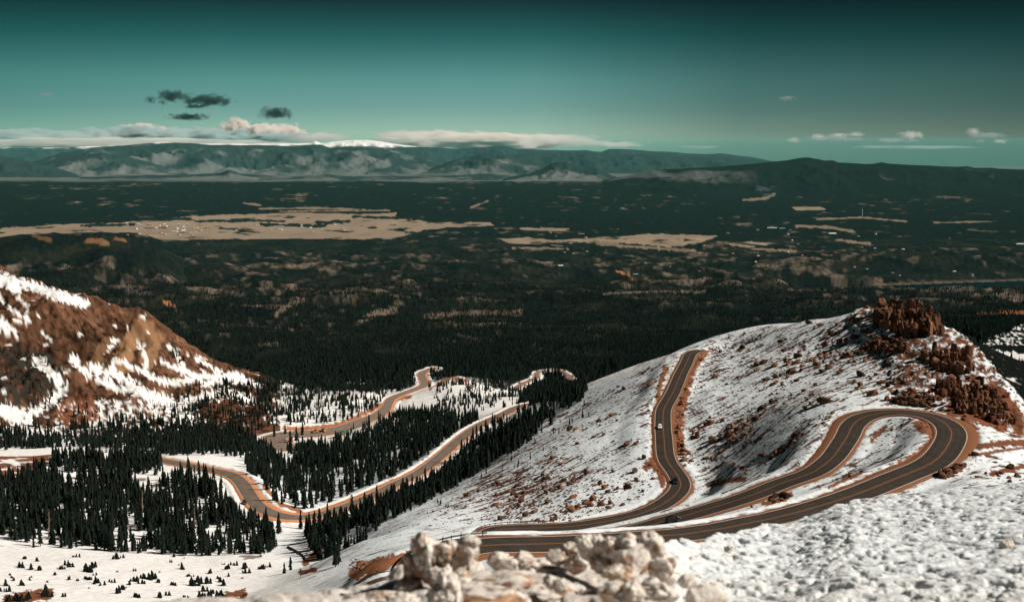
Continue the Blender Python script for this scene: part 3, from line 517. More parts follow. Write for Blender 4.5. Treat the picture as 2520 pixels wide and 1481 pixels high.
outcrop('rock_outcrop', 'cluster of dark pointed rocks on the snow left of the tallest crag', [(2120,858),(2160,838),(2215,835),(2235,865),(2190,870),(2140,872)], 90, (1.5,5.5), (1.6,3.8), 7)
outcrop('rock_outcrop', 'low scatter of brown rocks rising just above the top of the hairpin bend', [(2180,985),(2230,965),(2290,965),(2330,990),(2300,1003),(2210,1000)], 80, (1,3), (1.6,3.8), 8)
outcrop('rock_outcrop', 'small dark rocks at the roadside below the outer edge of the hairpin bend', [(2290,1170),(2330,1160),(2365,1140),(2375,1150),(2330,1180)], 50, (.8,2.4), (1.4,3), 9)
# individual boulders: hand placed first, then scattered
bold = []    # u, v, size, material, label, flat
for u, v, s_, mi, lab in [(2031,853,7,0,'largest rounded red boulder on the upper snow slope, standing alone'), (2066,845,6,0,'red boulder at the lower end of the row of three below the ridge top'), (2082,840,5,0,'middle boulder of the row of three below the ridge top'), (2102,834,6,1,'dark boulder at the upper end of the row of three below the ridge top'),
    (2019,803,5,0,'brown boulder close under the ridge line left of the crags'), (2108,792,6,1,'dark boulder lying on snow left of the tallest crag'), (2155,834,5,1,'pointed dark boulder just below the tallest crag'), (2007,898,4.5,2,'orange pointed boulder in the middle of the upper snow slope'),
    (2039,908,5.5,0,'split red boulder with ribbed top in the middle of the slope'), (2024,916,4.5,1,'grey brown boulder leaning on the split red boulder'), (2117,925,6.5,1,'wide flat brown boulder below the dark pointed rocks'), (2117,950,4.5,0,'dark red boulder under the wide flat boulder'),
    (2148,973,4.5,0,'reddish boulder just above the start of the hairpin bend'), (2029,992,6,1,'low flat slab on snow uphill of the hairpin bend'), (2184,950,3.5,1,'round dark bush sized rock above the hairpin bend'), (1934,1226,5.2,1,'big dark boulder on the snow strip between the two parallel roads'),
    (1898,1232,2.6,1,'low dark rock left of the big boulder between the parallel roads'), (1480,1243,4.2,0,'tall pointed boulder in the group above the guard rail'), (1452,1245,3.2,0,'pyramid shaped boulder at the left of the group above the guard rail'), (1497,1252,3,0,'squat brown boulder in the group above the guard rail'),
    (1502,1240,3.4,0,'brown boulder at the upper right of the group above the guard rail'), (1440,1240,3.6,0,'lone brown boulder left of the group above the guard rail'), (1532,1243,3,0,'flat brown boulder at the right end of the group above the guard rail'), (1600,948,4.6,2,'large orange boulder left of the climbing road near the skyline'),
    (2135,760,3.4,2,'slim upright orange rock on the skyline left of the crags'), (1832,822,3,2,'small upright orange rock on the skyline in the middle of the ridge'), (1795,832,3.2,2,'leaning orange slab on the skyline near the road top'), (2400,1120,3,1,'dark rock on the snow right of the hairpin bend'),
    (2485,1152,4,1,'dark rock at the right edge above the foreground snow'), (2060,800,4.5,0,'brown rock below the skyline in the upper slope'), (1885,936,4,0,'brown rock on open snow above the inner curve'), (1760,928,4,0,'rounded brown rock on snow right of the climbing road')]:
    bold.append((u, v, s_, mi, lab, None))
used_r = []
def put_rock(o_name, x, y, z, s_, mi, lab, grp, rs, tall=None):
    v, f = ROCKS[rs.integers(8)]; k = s_*.5; t_ = tall or rs.uniform(.75, 1.15)
    key = rs.integers(8), mi
    me = ROCKME[key[0]][mi]; ob = bpy.data.objects.new(o_name, me); COL.objects.link(ob)
    ob.location = (x, y, z+k*.22); ob.scale = (k*rs.uniform(.85, 1.25), k*rs.uniform(.8, 1.1), k*t_); ob.rotation_euler = (rs.uniform(-.25, .25), rs.uniform(-.25, .25), rs.uniform(0, 6.28))
    tag(ob, lab, 'boulder', grp); return ob
ROCKME = [[mesh_np('boulder', v, f, m_, smooth=False, link=False) for m_ in MR] for v, f in ROCKS]
rs = np.random.default_rng(21)
for u, v, s_, mi, lab, _ in bold:
    x, y, z, r = hit(u, v, 150, 900); put_rock('boulder', x, y, z, s_, mi, lab, None, rs, 1.6 if 'upright' in lab or 'slim' in lab else None)
REG = [([(1745,870),(1850,825),(2000,795),(2130,775),(2180,840),(2240,900),(2200,975),(2080,985),(2000,1080),(1900,1150),(1760,1195),(1700,1130),(1690,950)], 2900, 'brown boulder strewn on the upper snow slope between the climbing road and the crags', 'boulders on the upper snow slope', 100, 460, 900, 1.0),
       ([(1650,890),(1500,940),(1430,1000),(1300,1090),(1100,1235),(950,1310),(1150,1292),(1400,1282),(1570,1235),(1625,1170),(1600,1050),(1630,950)], 3000, 'brown boulder strewn on the snow slope below the climbing road', 'boulders on the lower snow slope', 95, 330, 780, .8),
       ([(2210,1050),(2260,1060),(2250,1110),(2100,1180),(1900,1240),(1750,1275),(1900,1225),(2050,1170),(2130,1120),(2170,1070)], 60, 'small rock on the snow strip inside the hairpin loop', 'rocks inside the hairpin loop', 10, 300, 430, .6),
       ([(2400,1100),(2520,1090),(2560,1200),(2380,1180)], 60, 'rock on the patchy snow right of the hairpin bend', 'rocks right of the hairpin bend', 15, 300, 480, .8)]
sv, sf, so = [], [], 0; smi = []
def add_scree(x, y, z, s_, mi, rs):
    global so
    v, f = ROCKLOW[rs.integers(6)]; v = xf(v, np.array([s_*.55, s_*.45, s_*.4]), rs.uniform(0, 6.3))+np.array([x, y, z+s_*.08]); sv.append(v); sf.append(f+so); so += len(v); smi.append(np.full(len(f), mi, np.int32))
for poly, n_, lab, grp, nind, r0, r1, sc in REG:
    P_ = np.array(poly, float); cand = []
    while len(cand) < n_:
        u = rs.uniform(P_[:, 0].min(), P_[:, 0].max(), 400); v = rs.uniform(P_[:, 1].min(), P_[:, 1].max(), 400); k = inpoly(poly, u, v)
        for a, b in zip(u[k], v[k]):
            x, y, z, r = hit(a, b, r0-60, r1+60); A_ = x*ca+y*sa; B_ = -x*sa+y*ca
            c_ = float(fbm(np.array(A_/38), np.array(B_/11), 3, 300))+.5*float(noise(x/70, y/70, 301))
            if rs.uniform() > np.clip(.28+c_*1.5, .03, 1): continue
            if float(edge_at(np.array(x), np.array(y))) < 1.2: continue
            cand.append((sc*float(np.clip(rs.lognormal(-.25, .6), .3, 4.2))*(.8+.5*max(0, c_)), x, y, z)); 
            if len(cand) >= n_: break
    cand.sort(reverse=True)
    for i, (s_, x, y, z) in enumerate(cand):
        mi = int(rs.choice([0, 1, 2], p=[.45, .45, .10]))
        if i < nind: put_rock('boulder', x, y, z, max(s_, 1.3)*1.35, mi, lab, grp, rs)
        else: add_scree(x, y, z, s_*1.2, mi, rs)
bl_ = np.array([(1733,870),(1700,905),(1686,950),(1673,1000),(1668,1060),(1676,1115),(1690,1140)], float)
for i in range(420):
    t = rs.uniform(0, len(bl_)-1.001); k = int(t); p_ = bl_[k]+(bl_[k+1]-bl_[k])*(t-k)+rs.normal(size=2)*np.array([8, 5]); x, y, z, r = hit(p_[0], p_[1], 420, 850)
    if float(edge_at(np.array(x), np.array(y))) < .9: continue
    s_ = float(np.clip(rs.lognormal(.0, .55), .5, 3.2)); mi = int(rs.choice([0, 1, 2], p=[.45, .2, .35]))
    if s_ > 1.9: put_rock('boulder', x, y, z, s_*1.1, mi, 'red boulder in the rubble bank along the climbing road', 'boulders in the rubble bank by the road', rs)
    else: add_scree(x, y, z, s_, mi, rs)
for i in range(900):    # stones on the crag flank, roadside rubble
    a, b = [(rs.uniform(2180, 2510), rs.uniform(860, 1060)), (rs.uniform(1590, 1640), rs.uniform(900, 1180)), (rs.uniform(860, 1010), rs.uniform(1372, 1410))][int(rs.choice([0, 1, 2], p=[.66, .22, .12]))]
    x, y, z, r = hit(a, b, 180, 800)
    if r > 790 or float(edge_at(np.array(x), np.array(y))) < .8: continue
    add_scree(x, y, z, float(np.clip(rs.lognormal(-.2, .5), .3, 3)), int(rs.choice([0, 1, 2], p=[.45, .4, .15])), rs)
scr = mesh_np('scree', np.concatenate(sv), np.concatenate(sf), MR[0], smooth=False); scr.data.materials.append(MR[1]); scr.data.materials.append(MR[2])
scr.data.polygons.foreach_set('material_index', np.concatenate(smi)); tag(scr, 'small brown stones scattered over the snow slopes', kind='stuff')

# ------------------------------------------------------------ trees
def star_cone(z0, z1, r_, k, rs, rj=.25, droop=.04):
    a = (np.arange(2*k)+rs.uniform(0, 1))*math.pi/k; rr = r_*np.where(np.arange(2*k) % 2, .55, 1)*(1+rs.uniform(-rj, rj, 2*k))
    v = np.concatenate([[[0, 0, z1]], np.stack([rr*np.cos(a), rr*np.sin(a), z0-droop*np.where(np.arange(2*k) % 2, 0, 1)+rs.uniform(-.01, .01, 2*k)], 1)])
    i = np.arange(2*k); return v, np.stack([np.zeros(2*k, int), 1+i, 1+(i+1) % (2*k)], 1)
def crown(rs, tiers, k, rad=.15, base=.08):
    vs, fs, o = [], [], 0
    for i in range(tiers):
        t = i/tiers; z0 = base+(1-base)*t; z1 = min(1.0, z0+(1-base)/tiers*2.1); r_ = rad*(1-t)**.8*rs.uniform(.8, 1.15)+.012
        v, f = star_cone(z0, z1, r_, k, rs); v[:, :2] += rs.normal(size=2)*.008; vs.append(v); fs.append(f+o); o += len(v)
    return np.concatenate(vs), np.concatenate(fs)
TM = mat("spruce_needles", (.012,.017,.013), .95, var=.35, scale=1.5, spec=.1); BM = mat("bark", (.07,.045,.03), .95, spec=.1)
rt = np.random.default_rng(31)
HI = [crown(rt, int(rt.integers(8, 14)), int(rt.integers(5, 8)), rt.uniform(.10, .19), rt.uniform(.03, .2)) for _ in range(14)]; MD = [crown(rt, 5, 4, rt.uniform(.12, .17)) for _ in range(6)]; LO = [crown(rt, 2, 3, rt.uniform(.14, .2)) for _ in range(5)]
HIME = [mesh_np('crown', v, f, TM, smooth=False, link=False) for v, f in HI]
bm = bmesh.new(); bmesh.ops.create_cone(bm, cap_ends=True, segments=7, radius1=.016, radius2=.004, depth=.9, matrix=Matrix.Translation((0, 0, .42))); TRME = bpy.data.meshes.new('trunk'); bm.to_mesh(TRME); bm.free(); TRME.materials.append(BM)
FOR = [ # polygon, r0, r1, spacing m, height range, keep threshold, label, group
 ([(-150,1185),(60,1180),(140,1130),(330,1122),(450,1150),(540,1180),(560,1235),(590,1275),(640,1295),(690,1305),(690,1335),(640,1385),(560,1378),(400,1368),(200,1350),(-150,1342)], 470, 860, 3.25, (7,13.5), .0, 'dark narrow spruce in the dense stand left of the winding valley road', 'spruces left of the valley road'),
 ([(-150,1035),(60,1050),(160,1045),(250,1050),(330,1030),(420,1045),(520,1050),(600,1050),(660,1110),(560,1140),(400,1118),(330,1108),(180,1100),(60,1105),(-150,1120)], 860, 1200, 5.4, (9,15), -.1, 'dark spruce in the hollow behind the brown knoll', 'spruces behind the knoll'),
 ([(600,1130),(660,1100),(740,1098),(860,1065),(960,1010),(1050,1020),(1180,1030),(1140,1060),(1080,1110),(1000,1160),(900,1212),(800,1252),(740,1255),(680,1240),(640,1200),(610,1165)], 585, 1180, 5.0, (8,14.5), -.12, 'dark spruce in the dense wedge between the two valley roads', 'spruces between the valley roads'),
 ([(395,1110),(420,1020),(450,950),(560,935),(640,940),(760,920),(900,925),(1035,925),(1030,950),(950,975),(930,1005),(860,1035),(740,1048),(650,1050),(630,1090),(600,1140),(500,1120)], 880, 1780, 6.2, (8,13), -.02, 'dark spruce on the snowy rise beyond the car park', 'spruces beyond the car park'),
 ([(760,1300),(810,1278),(900,1240),(1000,1185),(1100,1120),(1180,1060),(1260,1015),(1400,955),(1445,955),(1430,995),(1270,1110),(1110,1205),(985,1270),(920,1310),(870,1372),(800,1400),(760,1350)], 440, 1000, 3.9, (6,13), -.2, 'dark spruce on the slope below the valley road, beside the open snow', 'spruces below the valley road'),
 ([(1060,1000),(1080,945),(1180,930),(1290,955),(1400,950),(1270,1000),(1180,1030),(1050,1040)], 1050, 1650, 7.5, (6,11), .12, 'spruce around the snowy clearing beyond the valley roads', 'spruces around the clearing'),
 ([(-100,870),(60,860),(160,905),(170,960),(140,1000),(40,1010),(-100,1010)], 1150, 1500, 7.5, (5,9), .05, 'dark spruce on the lower left flank of the brown hill', 'spruces on the brown hill'),
 ([(1270,1005),(1300,960),(1420,940),(1440,955),(1400,965)], 950, 1700, 5, (8,13), -.4, 'dark spruce hiding the loop of the furthest road', 'spruces round the furthest road loop'),
 ([(1440,990),(1290,1110),(1130,1205),(1000,1275),(1060,1275),(1200,1200),(1340,1115),(1470,1010)], 440, 800, 9, (2,5.5), .0, 'small stunted spruce scattered on the snow slope above the forest edge', 'stunted spruces on the snow slope'),
 ([(60,990),(420,960),(480,960),(660,940),(660,1000),(440,1060),(200,1090)], 1100, 1500, 13, (5,10), .1, 'dark spruce at the snowy foot of the brown hill', 'spruces at the foot of the hill'),
 ([(430,860),(470,900),(450,905),(415,880)], 1300, 1600, 7, (6,10), -.3, 'dark spruce below the cliff of the brown hill', 'spruces below the cliff')]
trees = []
for fi, (poly, r0, r1, spc, hr, thr, lab, grp) in enumerate(FOR):
    P_ = np.array(poly, float); gx, gy, _ = at(P_[:, 0], P_[:, 1], np.full(len(P_), (r0+r1)/2)); t0, t1 = np.arctan2(gx, gy).min()-.02, np.arctan2(gx, gy).max()+.02
    area = (t1-t0)*(r1*r1-r0*r0)/2; n_ = int(area/spc**2); th = rt.uniform(t0, t1, n_); r_ = np.sqrt(rt.uniform(r0*r0, r1*r1, n_)); x = r_*np.sin(th); y = r_*np.cos(th); z = H(x, y); u, v = proj(x, y, z)
    k = inpoly(poly, u, v) & (fbm(x/22, y/30, 3, 310+fi)*1.0+rt.uniform(-.25, .25, n_) > thr-.1) & (edge_at(x, y) > 3.0)
    k &= ~(inpoly([(335,1178),(400,1172),(400,1212),(330,1215)], u, v) | inpoly([(560,1175),(600,1200),(625,1255),(600,1262),(560,1225)], u, v))
    for rp in (RB, RC):
        ln_ = [(a, b) for a, b, c in rp]; k &= ~((dline([(a, b+20) for a, b in ln_], u, v) < 17) & (rt.uniform(size=n_) < .9)) | (u < 400)
    hgt = rt.uniform(*hr, n_)*rt.uniform(.45, 1.08, n_)**.6
    for a in np.nonzero(k)[0]: trees.append((x[a], y[a], z[a], hgt[a], r_[a], fi, u[a], v[a]))
# single trees seen at the edges of the stands
for u, v, h_ in [(740,1300,11),(755,1325,12),(775,1310,12),(790,1345,12),(820,1352,11),(780,1362,10),(825,1395,7),(833,1390,8),(700,1410,5),(715,1402,6),(770,1352,12),(440,1040,12),(640,1120,14),(675,1075,15),(668,1115,13),(715,1088,14),(730,1085,16),(745,1070,15),(702,1068,12),(560,1060,14),(650,1362,4),(880,1335,6),(895,1330,6)]:
    x, y, z, r = hit(u, v, 250, 1500); trees.append((x, y, z, h_, r, 9, u, v))
FOR.append((None,)*6+('lone spruce standing in snow at the edge of the stands', 'lone spruces at the edges'))
T = np.array(trees)
far_n = []                                             # the dark mass of forest further down
for (r0, r1, spc, hr) in [(560,1500,9.0,(7,12)), (1500,2300,7.0,(8,13)), (2300,3400,9.5,(9,14)), (3400,5200,16,(11,17)), (5200,7600,30,(14,20))]:
    n_ = int((R(52))*(r1*r1-r0*r0)/2/spc**2); th = rt.uniform(R(-26), R(26), n_); r_ = np.sqrt(rt.uniform(r0*r0, r1*r1, n_)); x = r_*np.sin(th); y = r_*np.cos(th); z = H(x, y); u, v = proj(x, y, z)
    k = (fbm(x/160, y/260, 3, 340)+rt.uniform(-.3, .3, n_) > -.22) & (edge_at(x, y) > 4) & ~((u < 640) & (r_ < 2000)) & ~inpoly([(1055,1010),(1060,940),(1130,925),(1200,950),(1280,965),(1240,1010)], u, v) & ~inpoly([(2410,850),(2540,790),(2540,905),(2430,880)], u, v)
    if r0 == 560: k &= (u > 2335) & (r_ > np.interp(u, [2150,2250,2330,2400,2450,2530,2700], [760,710,650,580,540,500,500]))
    # keep what the eye can reach from about here
    k &= v < (1300 if r0 == 560 else 1050)
    far_n.append(np.stack([x, y, z, rt.uniform(*hr, n_), r_], 1)[k])
FN = np.concatenate(far_n); 
px_h = T[:, 3]/T[:, 4]; vis = (T[:, 6] > -20) & (T[:, 6] < 2540)
order = np.argsort(-px_h*vis); ind = order[:300]; rest = np.concatenate([T[order[300:], :5], FN])
for a in ind:
    x, y, z, h_, r_, fi = T[a, :6]; e = bpy.data.objects.new('spruce_tree', None); COL.objects.link(e); e.location = (x, y, z-.1); e.rotation_euler = (0, 0, rt.uniform(0, 6.3)); wd_ = h_*rt.uniform(.8, 1.3); e.scale = (wd_, wd_, h_)
    for nm, me in (('crown', HIME[rt.integers(14)]), ('trunk', TRME)):
        o = bpy.data.objects.new(nm, me); COL.objects.link(o); o.parent = e
    tag(e, FOR[int(fi)][6], 'spruce tree', FOR[int(fi)][7])
def bake(items, lib):
    vs, fs, o = [], [], 0; pick = rt.integers(len(lib), size=len(items))
    for li, (v, f) in enumerate(lib):
        it = items[pick == li]; m = len(it)
        if not m: continue
        ang = rt.uniform(0, 6.3, m); c, s_ = np.cos(ang)[:, None], np.sin(ang)[:, None]; hh = it[:, 3][:, None]; wd = hh*rt.uniform(.8, 1.25, (m, 1))
        vx = (v[None, :, 0]*c-v[None, :, 1]*s_)*wd+it[:, 0:1]; vy = (v[None, :, 0]*s_+v[None, :, 1]*c)*wd+it[:, 1:2]; vz = v[None, :, 2]*hh+it[:, 2:3]-.2
        vs.append(np.stack([vx, vy, vz], -1).reshape(-1, 3)); fs.append((f[None]+(np.arange(m)*len(v))[:, None, None]).reshape(-1, 3)+o); o += m*len(v)
    return np.concatenate(vs), np.concatenate(fs)
nr_ = rest[rest[:, 4] < 1300]; fr_ = rest[rest[:, 4] >= 1300]
v1, f1 = bake(nr_, MD); v2, f2 = bake(fr_, LO)
fo = mesh_np('forest', np.concatenate([v1, v2]), np.concatenate([f1, f2+len(v1)]), TM, smooth=False); tag(fo, 'dark spruce forest covering the valley floor', kind='stuff')
print('trees', len(T), 'far', len(FN), 'rocks', so)
# dead grey snags
GRW = mat("bleached_wood", (.22,.17,.13), .9, spec=.1)
def snag(rs):
    bm = bmesh.new(); bmesh.ops.create_cone(bm, cap_ends=True, segments=6, radius1=.02, radius2=.004, depth=1, matrix=Matrix.Translation((0, 0, .48)))
    for i in range(16):
        a = rs.uniform(0, 6.3); z0 = rs.uniform(.25, .93); l_ = .13*(1.05-z0)+.02; d = Vector((math.cos(a), math.sin(a), rs.uniform(-.5, .1))).normalized()
        bmesh.ops.create_cone(bm, cap_ends=True, segments=4, radius1=.006, radius2=.002, depth=l_, matrix=Matrix.Translation(Vector((0, 0, z0))+d*l_/2) @ d.to_track_quat('Z', 'Y').to_matrix().to_4x4())
    me = bpy.data.meshes.new('dead_tree'); bm.to_mesh(me); bm.free(); me.materials.append(GRW); return me
SNG = [snag(rt) for _ in range(4)]
for u, v in [(862,1250),(1040,1165),(905,1150),(1010,1090),(1180,1060),(700,1215),(480,1300),(230,1290),(350,1260),(120,1320),(820,1225),(960,1120),(1130,985),(905,1010),(780,1010),(560,1345)]:
    x, y, z, r = hit(u, v, 400, 1600); o = bpy.data.objects.new('dead_tree', SNG[rt.integers(4)]); COL.objects.link(o); h_ = rt.uniform(8, 13); o.location = (x, y, z); o.scale = (h_*1.3, h_*1.3, h_); o.rotation_euler = (rt.uniform(-.06, .06), rt.uniform(-.06, .06), rt.uniform(0, 6.3)); tag(o, 'bare bleached snag standing among the dark valley spruces', 'dead tree', 'bleached snags in the valley forest')
# dwarf spruce shrubs on the open snow, lower left
def shrub_mesh(rs):
    vs, fs, o = [], [], 0
    for i in range(rs.integers(3, 8)):
        v, f = crown(rs, 4, 5, .30, 0); s_ = rs.uniform(.45, 1); v = v*s_*np.array([1.3, 1.3, 1])+np.array([rs.normal()*.35, rs.normal()*.25, 0]); vs.append(v); fs.append(f+o); o += len(v)
    return mesh_np('shrub', np.concatenate(vs), np.concatenate(fs), TM, smooth=False, link=False)
SHM = [shrub_mesh(rt) for _ in range(8)]
spots = [(50,1395,3.6),(75,1400,3.4),(100,1402,3),(55,1440,3.2),(12,1440,3.3),(12,1455,3),(110,1460,4.5),(120,1468,4),(30,1478,4),(60,1478,4.5),(220,1405,5),(225,1398,4),(160,1390,3),(175,1395,2.6),(90,1380,3),(60,1375,2.6),(195,1370,2.5),(215,1425,2),(280,1375,3.6),(295,1372,3),(155,1400,2.6),(235,1435,3.2),(250,1440,2.6),(290,1460,3.4),(275,1432,2.4),(170,1425,2.2),
 (330,1430,3.6),(345,1435,2.8),(360,1425,3.8),(375,1425,4),(390,1432,2.6),(305,1450,3),(340,1470,2.6),(430,1370,2.5),(450,1400,4),(430,1440,2.4),(480,1440,5),(490,1430,4),(500,1435,4.4),(420,1465,3),(460,1470,2),(540,1430,3.4),(550,1440,3),(520,1410,3),(560,1400,3.4),(600,1400,4),(575,1390,3),(610,1410,3.2),(640,1400,3),(660,1395,2.6),(505,1455,3),(520,1460,3.2),(525,1478,5),(545,1478,5),(500,1475,4),(390,1470,3)]
for i in range(40): spots.append((rt.uniform(0, 640), rt.uniform(1368, 1475), rt.uniform(1, 2.2)))
for i, (u, v, s_) in enumerate(spots):
    x, y, z, r = hit(u, v, 280, 600); o = bpy.data.objects.new('shrub', SHM[rt.integers(8)]); COL.objects.link(o); o.location = (x, y, z-.1); k = s_*.8; o.scale = (k, k, k); o.rotation_euler = (0, 0, rt.uniform(0, 6.3))
    tag(o, 'dark dwarf spruce clump on the open snow field in the lower left', 'shrub', 'dwarf spruces on the open snow field')
# ------------------------------------------------------------ ploughed snow bank under the viewpoint
CR = [(-900,1700,4.5),(-200,1560,4.5),(300,1500,4.6),(430,1478,4.8),(520,1472,4.8),(600,1470,4.9),(720,1462,5),(850,1452,5.1),(930,1440,5.2),(980,1425,5.3),(1060,1412,5.4),(1150,1400,5.4),(1290,1388,5.5),(1400,1372,5.8),(1500,1362,6.2),(1600,1345,7),(1660,1332,8.2),(1720,1323,9.5),(1800,1312,11),(1900,1292,13),(1960,1278,14),(2050,1248,15.5),(2100,1232,16.5),(2180,1220,18),(2280,1210,19.5),(2400,1199,21),(2520,1190,22),(2700,1184,23),(3400,1175,24)]
cr = np.array(CR, float); crx, cry, crz = at(cr[:, 0], cr[:, 1], cr[:, 2]); cth = np.arctan2(crx, cry)
BT = np.linspace(R(-34), R(36), 1000); BL = np.concatenate([np.arange(math.log(1.8), math.log(6), .0045), np.arange(math.log(6), math.log(25), .0023), np.arange(math.log(25), math.log(40), .01)])
bt, blg = np.meshgrid(BT, BL); br = np.exp(blg); bx = br*np.sin(bt); by = br*np.cos(bt)
rc_ = np.interp(bt, cth, cr[:, 2]); sc_ = np.interp(bt, cth, -crz/cr[:, 2]); hh = .95
s_in = sc_+hh*(1/br-1/rc_); zc_ = -sc_*rc_; bz = np.where(br < rc_, -s_in*br, zc_-.95*(br-rc_)-.0*br)
bz = np.where(br < rc_, bz, zc_-(br-rc_)*(.35+.5*sstep(0, 1.2, br-rc_)))
inb = np.clip(1-(br-rc_)/2.5, 0, 1)
right = sstep(R(3), R(12), bt); leftp = 1-sstep(R(-14), R(-3), bt)
g1 = fbm(bx/1.1, by/.9, 3, 400); g2 = fbm(bx/.42, by/.34, 3, 403); g3 = fbm(bx/.09, by/.08, 3, 406); g4 = fbm(bx/.15+.5*g2, by/.14+.4*g1, 4, 409)
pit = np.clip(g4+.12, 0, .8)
bz += inb*(.09*g1+.030*g2+.012*g3-(.095*right*(.6+.4*g1)+.04)*pit)
bz -= .10*leftp*np.clip(g1, 0, 1)
dirt = np.clip(fbm(bx/.6, by/.45, 4, 412)*1.6+.0, 0, 1); dirt2 = np.clip(fbm(bx/.16, by/.12, 3, 415)*1.8, 0, 1); nearb = 1-sstep(5.5, 9, br)
cb = np.empty(bz.shape+(3,), np.float32); cb[:] = (.60,.625,.635)
def mixb(m, c):
    m = np.clip(m, 0, 1)[..., None]; cb[:] = cb*(1-m)+np.array(c, np.float32)*m
mixb(.45*nearb*(1-right*.5)+.3*nearb*dirt, (.50,.43,.37)); mixb(dirt*.8*leftp+.35*leftp, (.42,.34,.28)); mixb(.5*dirt2*dirt, (.40,.27,.18))
ctr = np.exp(-((bt-R(-1))/R(5.5))**2)*(1-sstep(4.9, 5.4, br)); mixb(ctr*np.clip(.25+1.6*g4+.8*g1, 0, 1)*.75, (.36,.20,.11))
mixb(right*np.clip(pit*2.2, 0, 1)*.55*sstep(5,8,br), (.24,.30,.32)); mixb(right*(1-sstep(5, 7, br))*np.clip(.5+g1*2, 0, 1)*.7, (.78,.75,.71))  # pits tinted dark blue-grey, their shade put into the colour
lump = np.exp(-((bt-R(1.5))/R(8))**2)*(1-sstep(5.2, 6.2, br))*(br > 4); bz -= .10*lump*np.clip(g4+.15, 0, 1); mixb(lump*np.clip(g2*2.2+.35, 0, 1)*.85, (.16,.10,.07))  # dark gaps between the lumps: shade put into the colour
def snow_mat(name, attr=True, c=(.8,.8,.8)):
    m = bpy.data.materials.new(name); m.use_nodes = True; nt = m.node_tree; b = nt.nodes['Principled BSDF']; l = nt.links.new
    b.inputs['Roughness'].default_value = .6; b.inputs['Specular IOR Level'].default_value = .3
    if attr:
        a = N(nt, 'ShaderNodeVertexColor'); a.layer_name = 'grime_shade'; l(a.outputs[0], b.inputs['Base Color'])
    else: b.inputs['Base Color'].default_value = (*c, 1)
    g = N(nt, 'ShaderNodeTexCoord'); n2 = N(nt, 'ShaderNodeTexNoise'); n2.inputs['Scale'].default_value = 45; n2.inputs['Detail'].default_value = 5; l(g.outputs['Object'], n2.inputs[0])
    k = N(nt, 'ShaderNodeBump'); k.inputs['Strength'].default_value = .5; k.inputs['Distance'].default_value = .012; l(n2.outputs[0], k.inputs['Height']); l(k.outputs[0], b.inputs['Normal'])
    return m
SNM = snow_mat("grainy_snow")
SB = mesh_np("snow_bank", np.stack([bx, by, bz], -1).reshape(-1, 3), grid_faces(len(BL), len(BT))[:, ::-1], SNM); vcol(SB.data, 'grime_shade', cb.reshape(-1, 3)); tag(SB, kind='structure')
def HB(x, y):
    r = math.hypot(x, y); return float(bil(bz, np.array(np.interp(math.log(r), BL, np.arange(len(BL)))), np.array((math.atan2(x, y)-BT[0])/(BT[1]-BT[0]))))
def n3(p, s, sd): return (noise(p[:, 0]*s+sd, p[:, 1]*s, sd)+noise(p[:, 1]*s+sd, p[:, 2]*s, sd+1)+noise(p[:, 2]*s, p[:, 0]*s+sd, sd+2))/1.6
bm = bmesh.new(); bmesh.ops.create_icosphere(bm, subdivisions=5, radius=1); ICO = np.array([q.co[:] for q in bm.verts]); ICF = np.array([[q.index for q in p.verts] for p in bm.faces]); bm.free()
def chunk(label, blobs, r, seed, grime_shade=.3, gcol=(.30,.18,.11), jag=.25, cat='snow chunk', grp=None):
    vs, fs, cs, o = [], [], [], 0; k = r/F; b0 = blobs[0]; c0 = np.array(at(b0[0], b0[1], r))
    for i, (u, v, w_, h_, *dd) in enumerate(blobs):
        c = np.array(at(u, v, r+(dd[0] if dd else 0))); p = ICO.copy(); sd = seed*10+i
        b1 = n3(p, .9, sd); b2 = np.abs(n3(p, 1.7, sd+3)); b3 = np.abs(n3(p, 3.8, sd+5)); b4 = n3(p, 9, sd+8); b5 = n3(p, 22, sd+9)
        rad = .78+jag*1.0*b1+jag*1.15*b2+jag*.42*b3+.03*b4+.012*b5
        p = p*rad[:, None]; rr2 = np.random.default_rng(sd+500)
        for _c in range(7):
            dd_ = rr2.normal(size=3); dd_ /= np.linalg.norm(dd_); p = p-(np.maximum(p@dd_-rr2.uniform(.5, .85), 0)*.8)[:, None]*dd_
        q = p*np.array([w_*k, .5*(w_+h_)*k, h_*k])+c-c0; vs.append(q); fs.append(ICF+o); o += len(q)
        g = np.clip(grime_shade*3.4*(.35+n3(p, 1.7, sd+20)*1.6-.55*p[:, 2]+.9*(.12-b2)), 0, 1); g2_ = np.clip(n3(p, 5, sd+31)*2-.2, 0, 1)*min(1, grime_shade*1.5)
        col = np.array([.60,.555,.50])*(1-g[:, None])+np.array(gcol)*g[:, None]; col = col*(1-g2_[:, None])+np.array([.13,.07,.04])*g2_[:, None]; cz = (np.clip(.11-b2, 0, .11)/.11*min(1, .35+grime_shade))[:, None]*.85; col = col*(1-cz)+np.array([.12,.07,.04])*cz; cs.append(col)  # creases turned brown: shade of the hollows put into the colour
    ob = mesh_np('snow_chunk', np.concatenate(vs), np.concatenate(fs), SNM); ob.location = c0; vcol(ob.data, 'grime_shade', np.concatenate(cs)); return tag(ob, label, cat, grp)
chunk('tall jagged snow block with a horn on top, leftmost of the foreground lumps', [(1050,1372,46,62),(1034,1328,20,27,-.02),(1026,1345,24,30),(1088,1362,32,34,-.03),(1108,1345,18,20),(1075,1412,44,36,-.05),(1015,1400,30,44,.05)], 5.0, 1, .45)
chunk('rounded smooth knob of snow standing upright second from the left', [(1150,1352,41,44),(1158,1335,28,24,-.02),(1138,1398,46,40),(1165,1408,40,34,-.05)], 5.05, 2, .12, jag=.16)
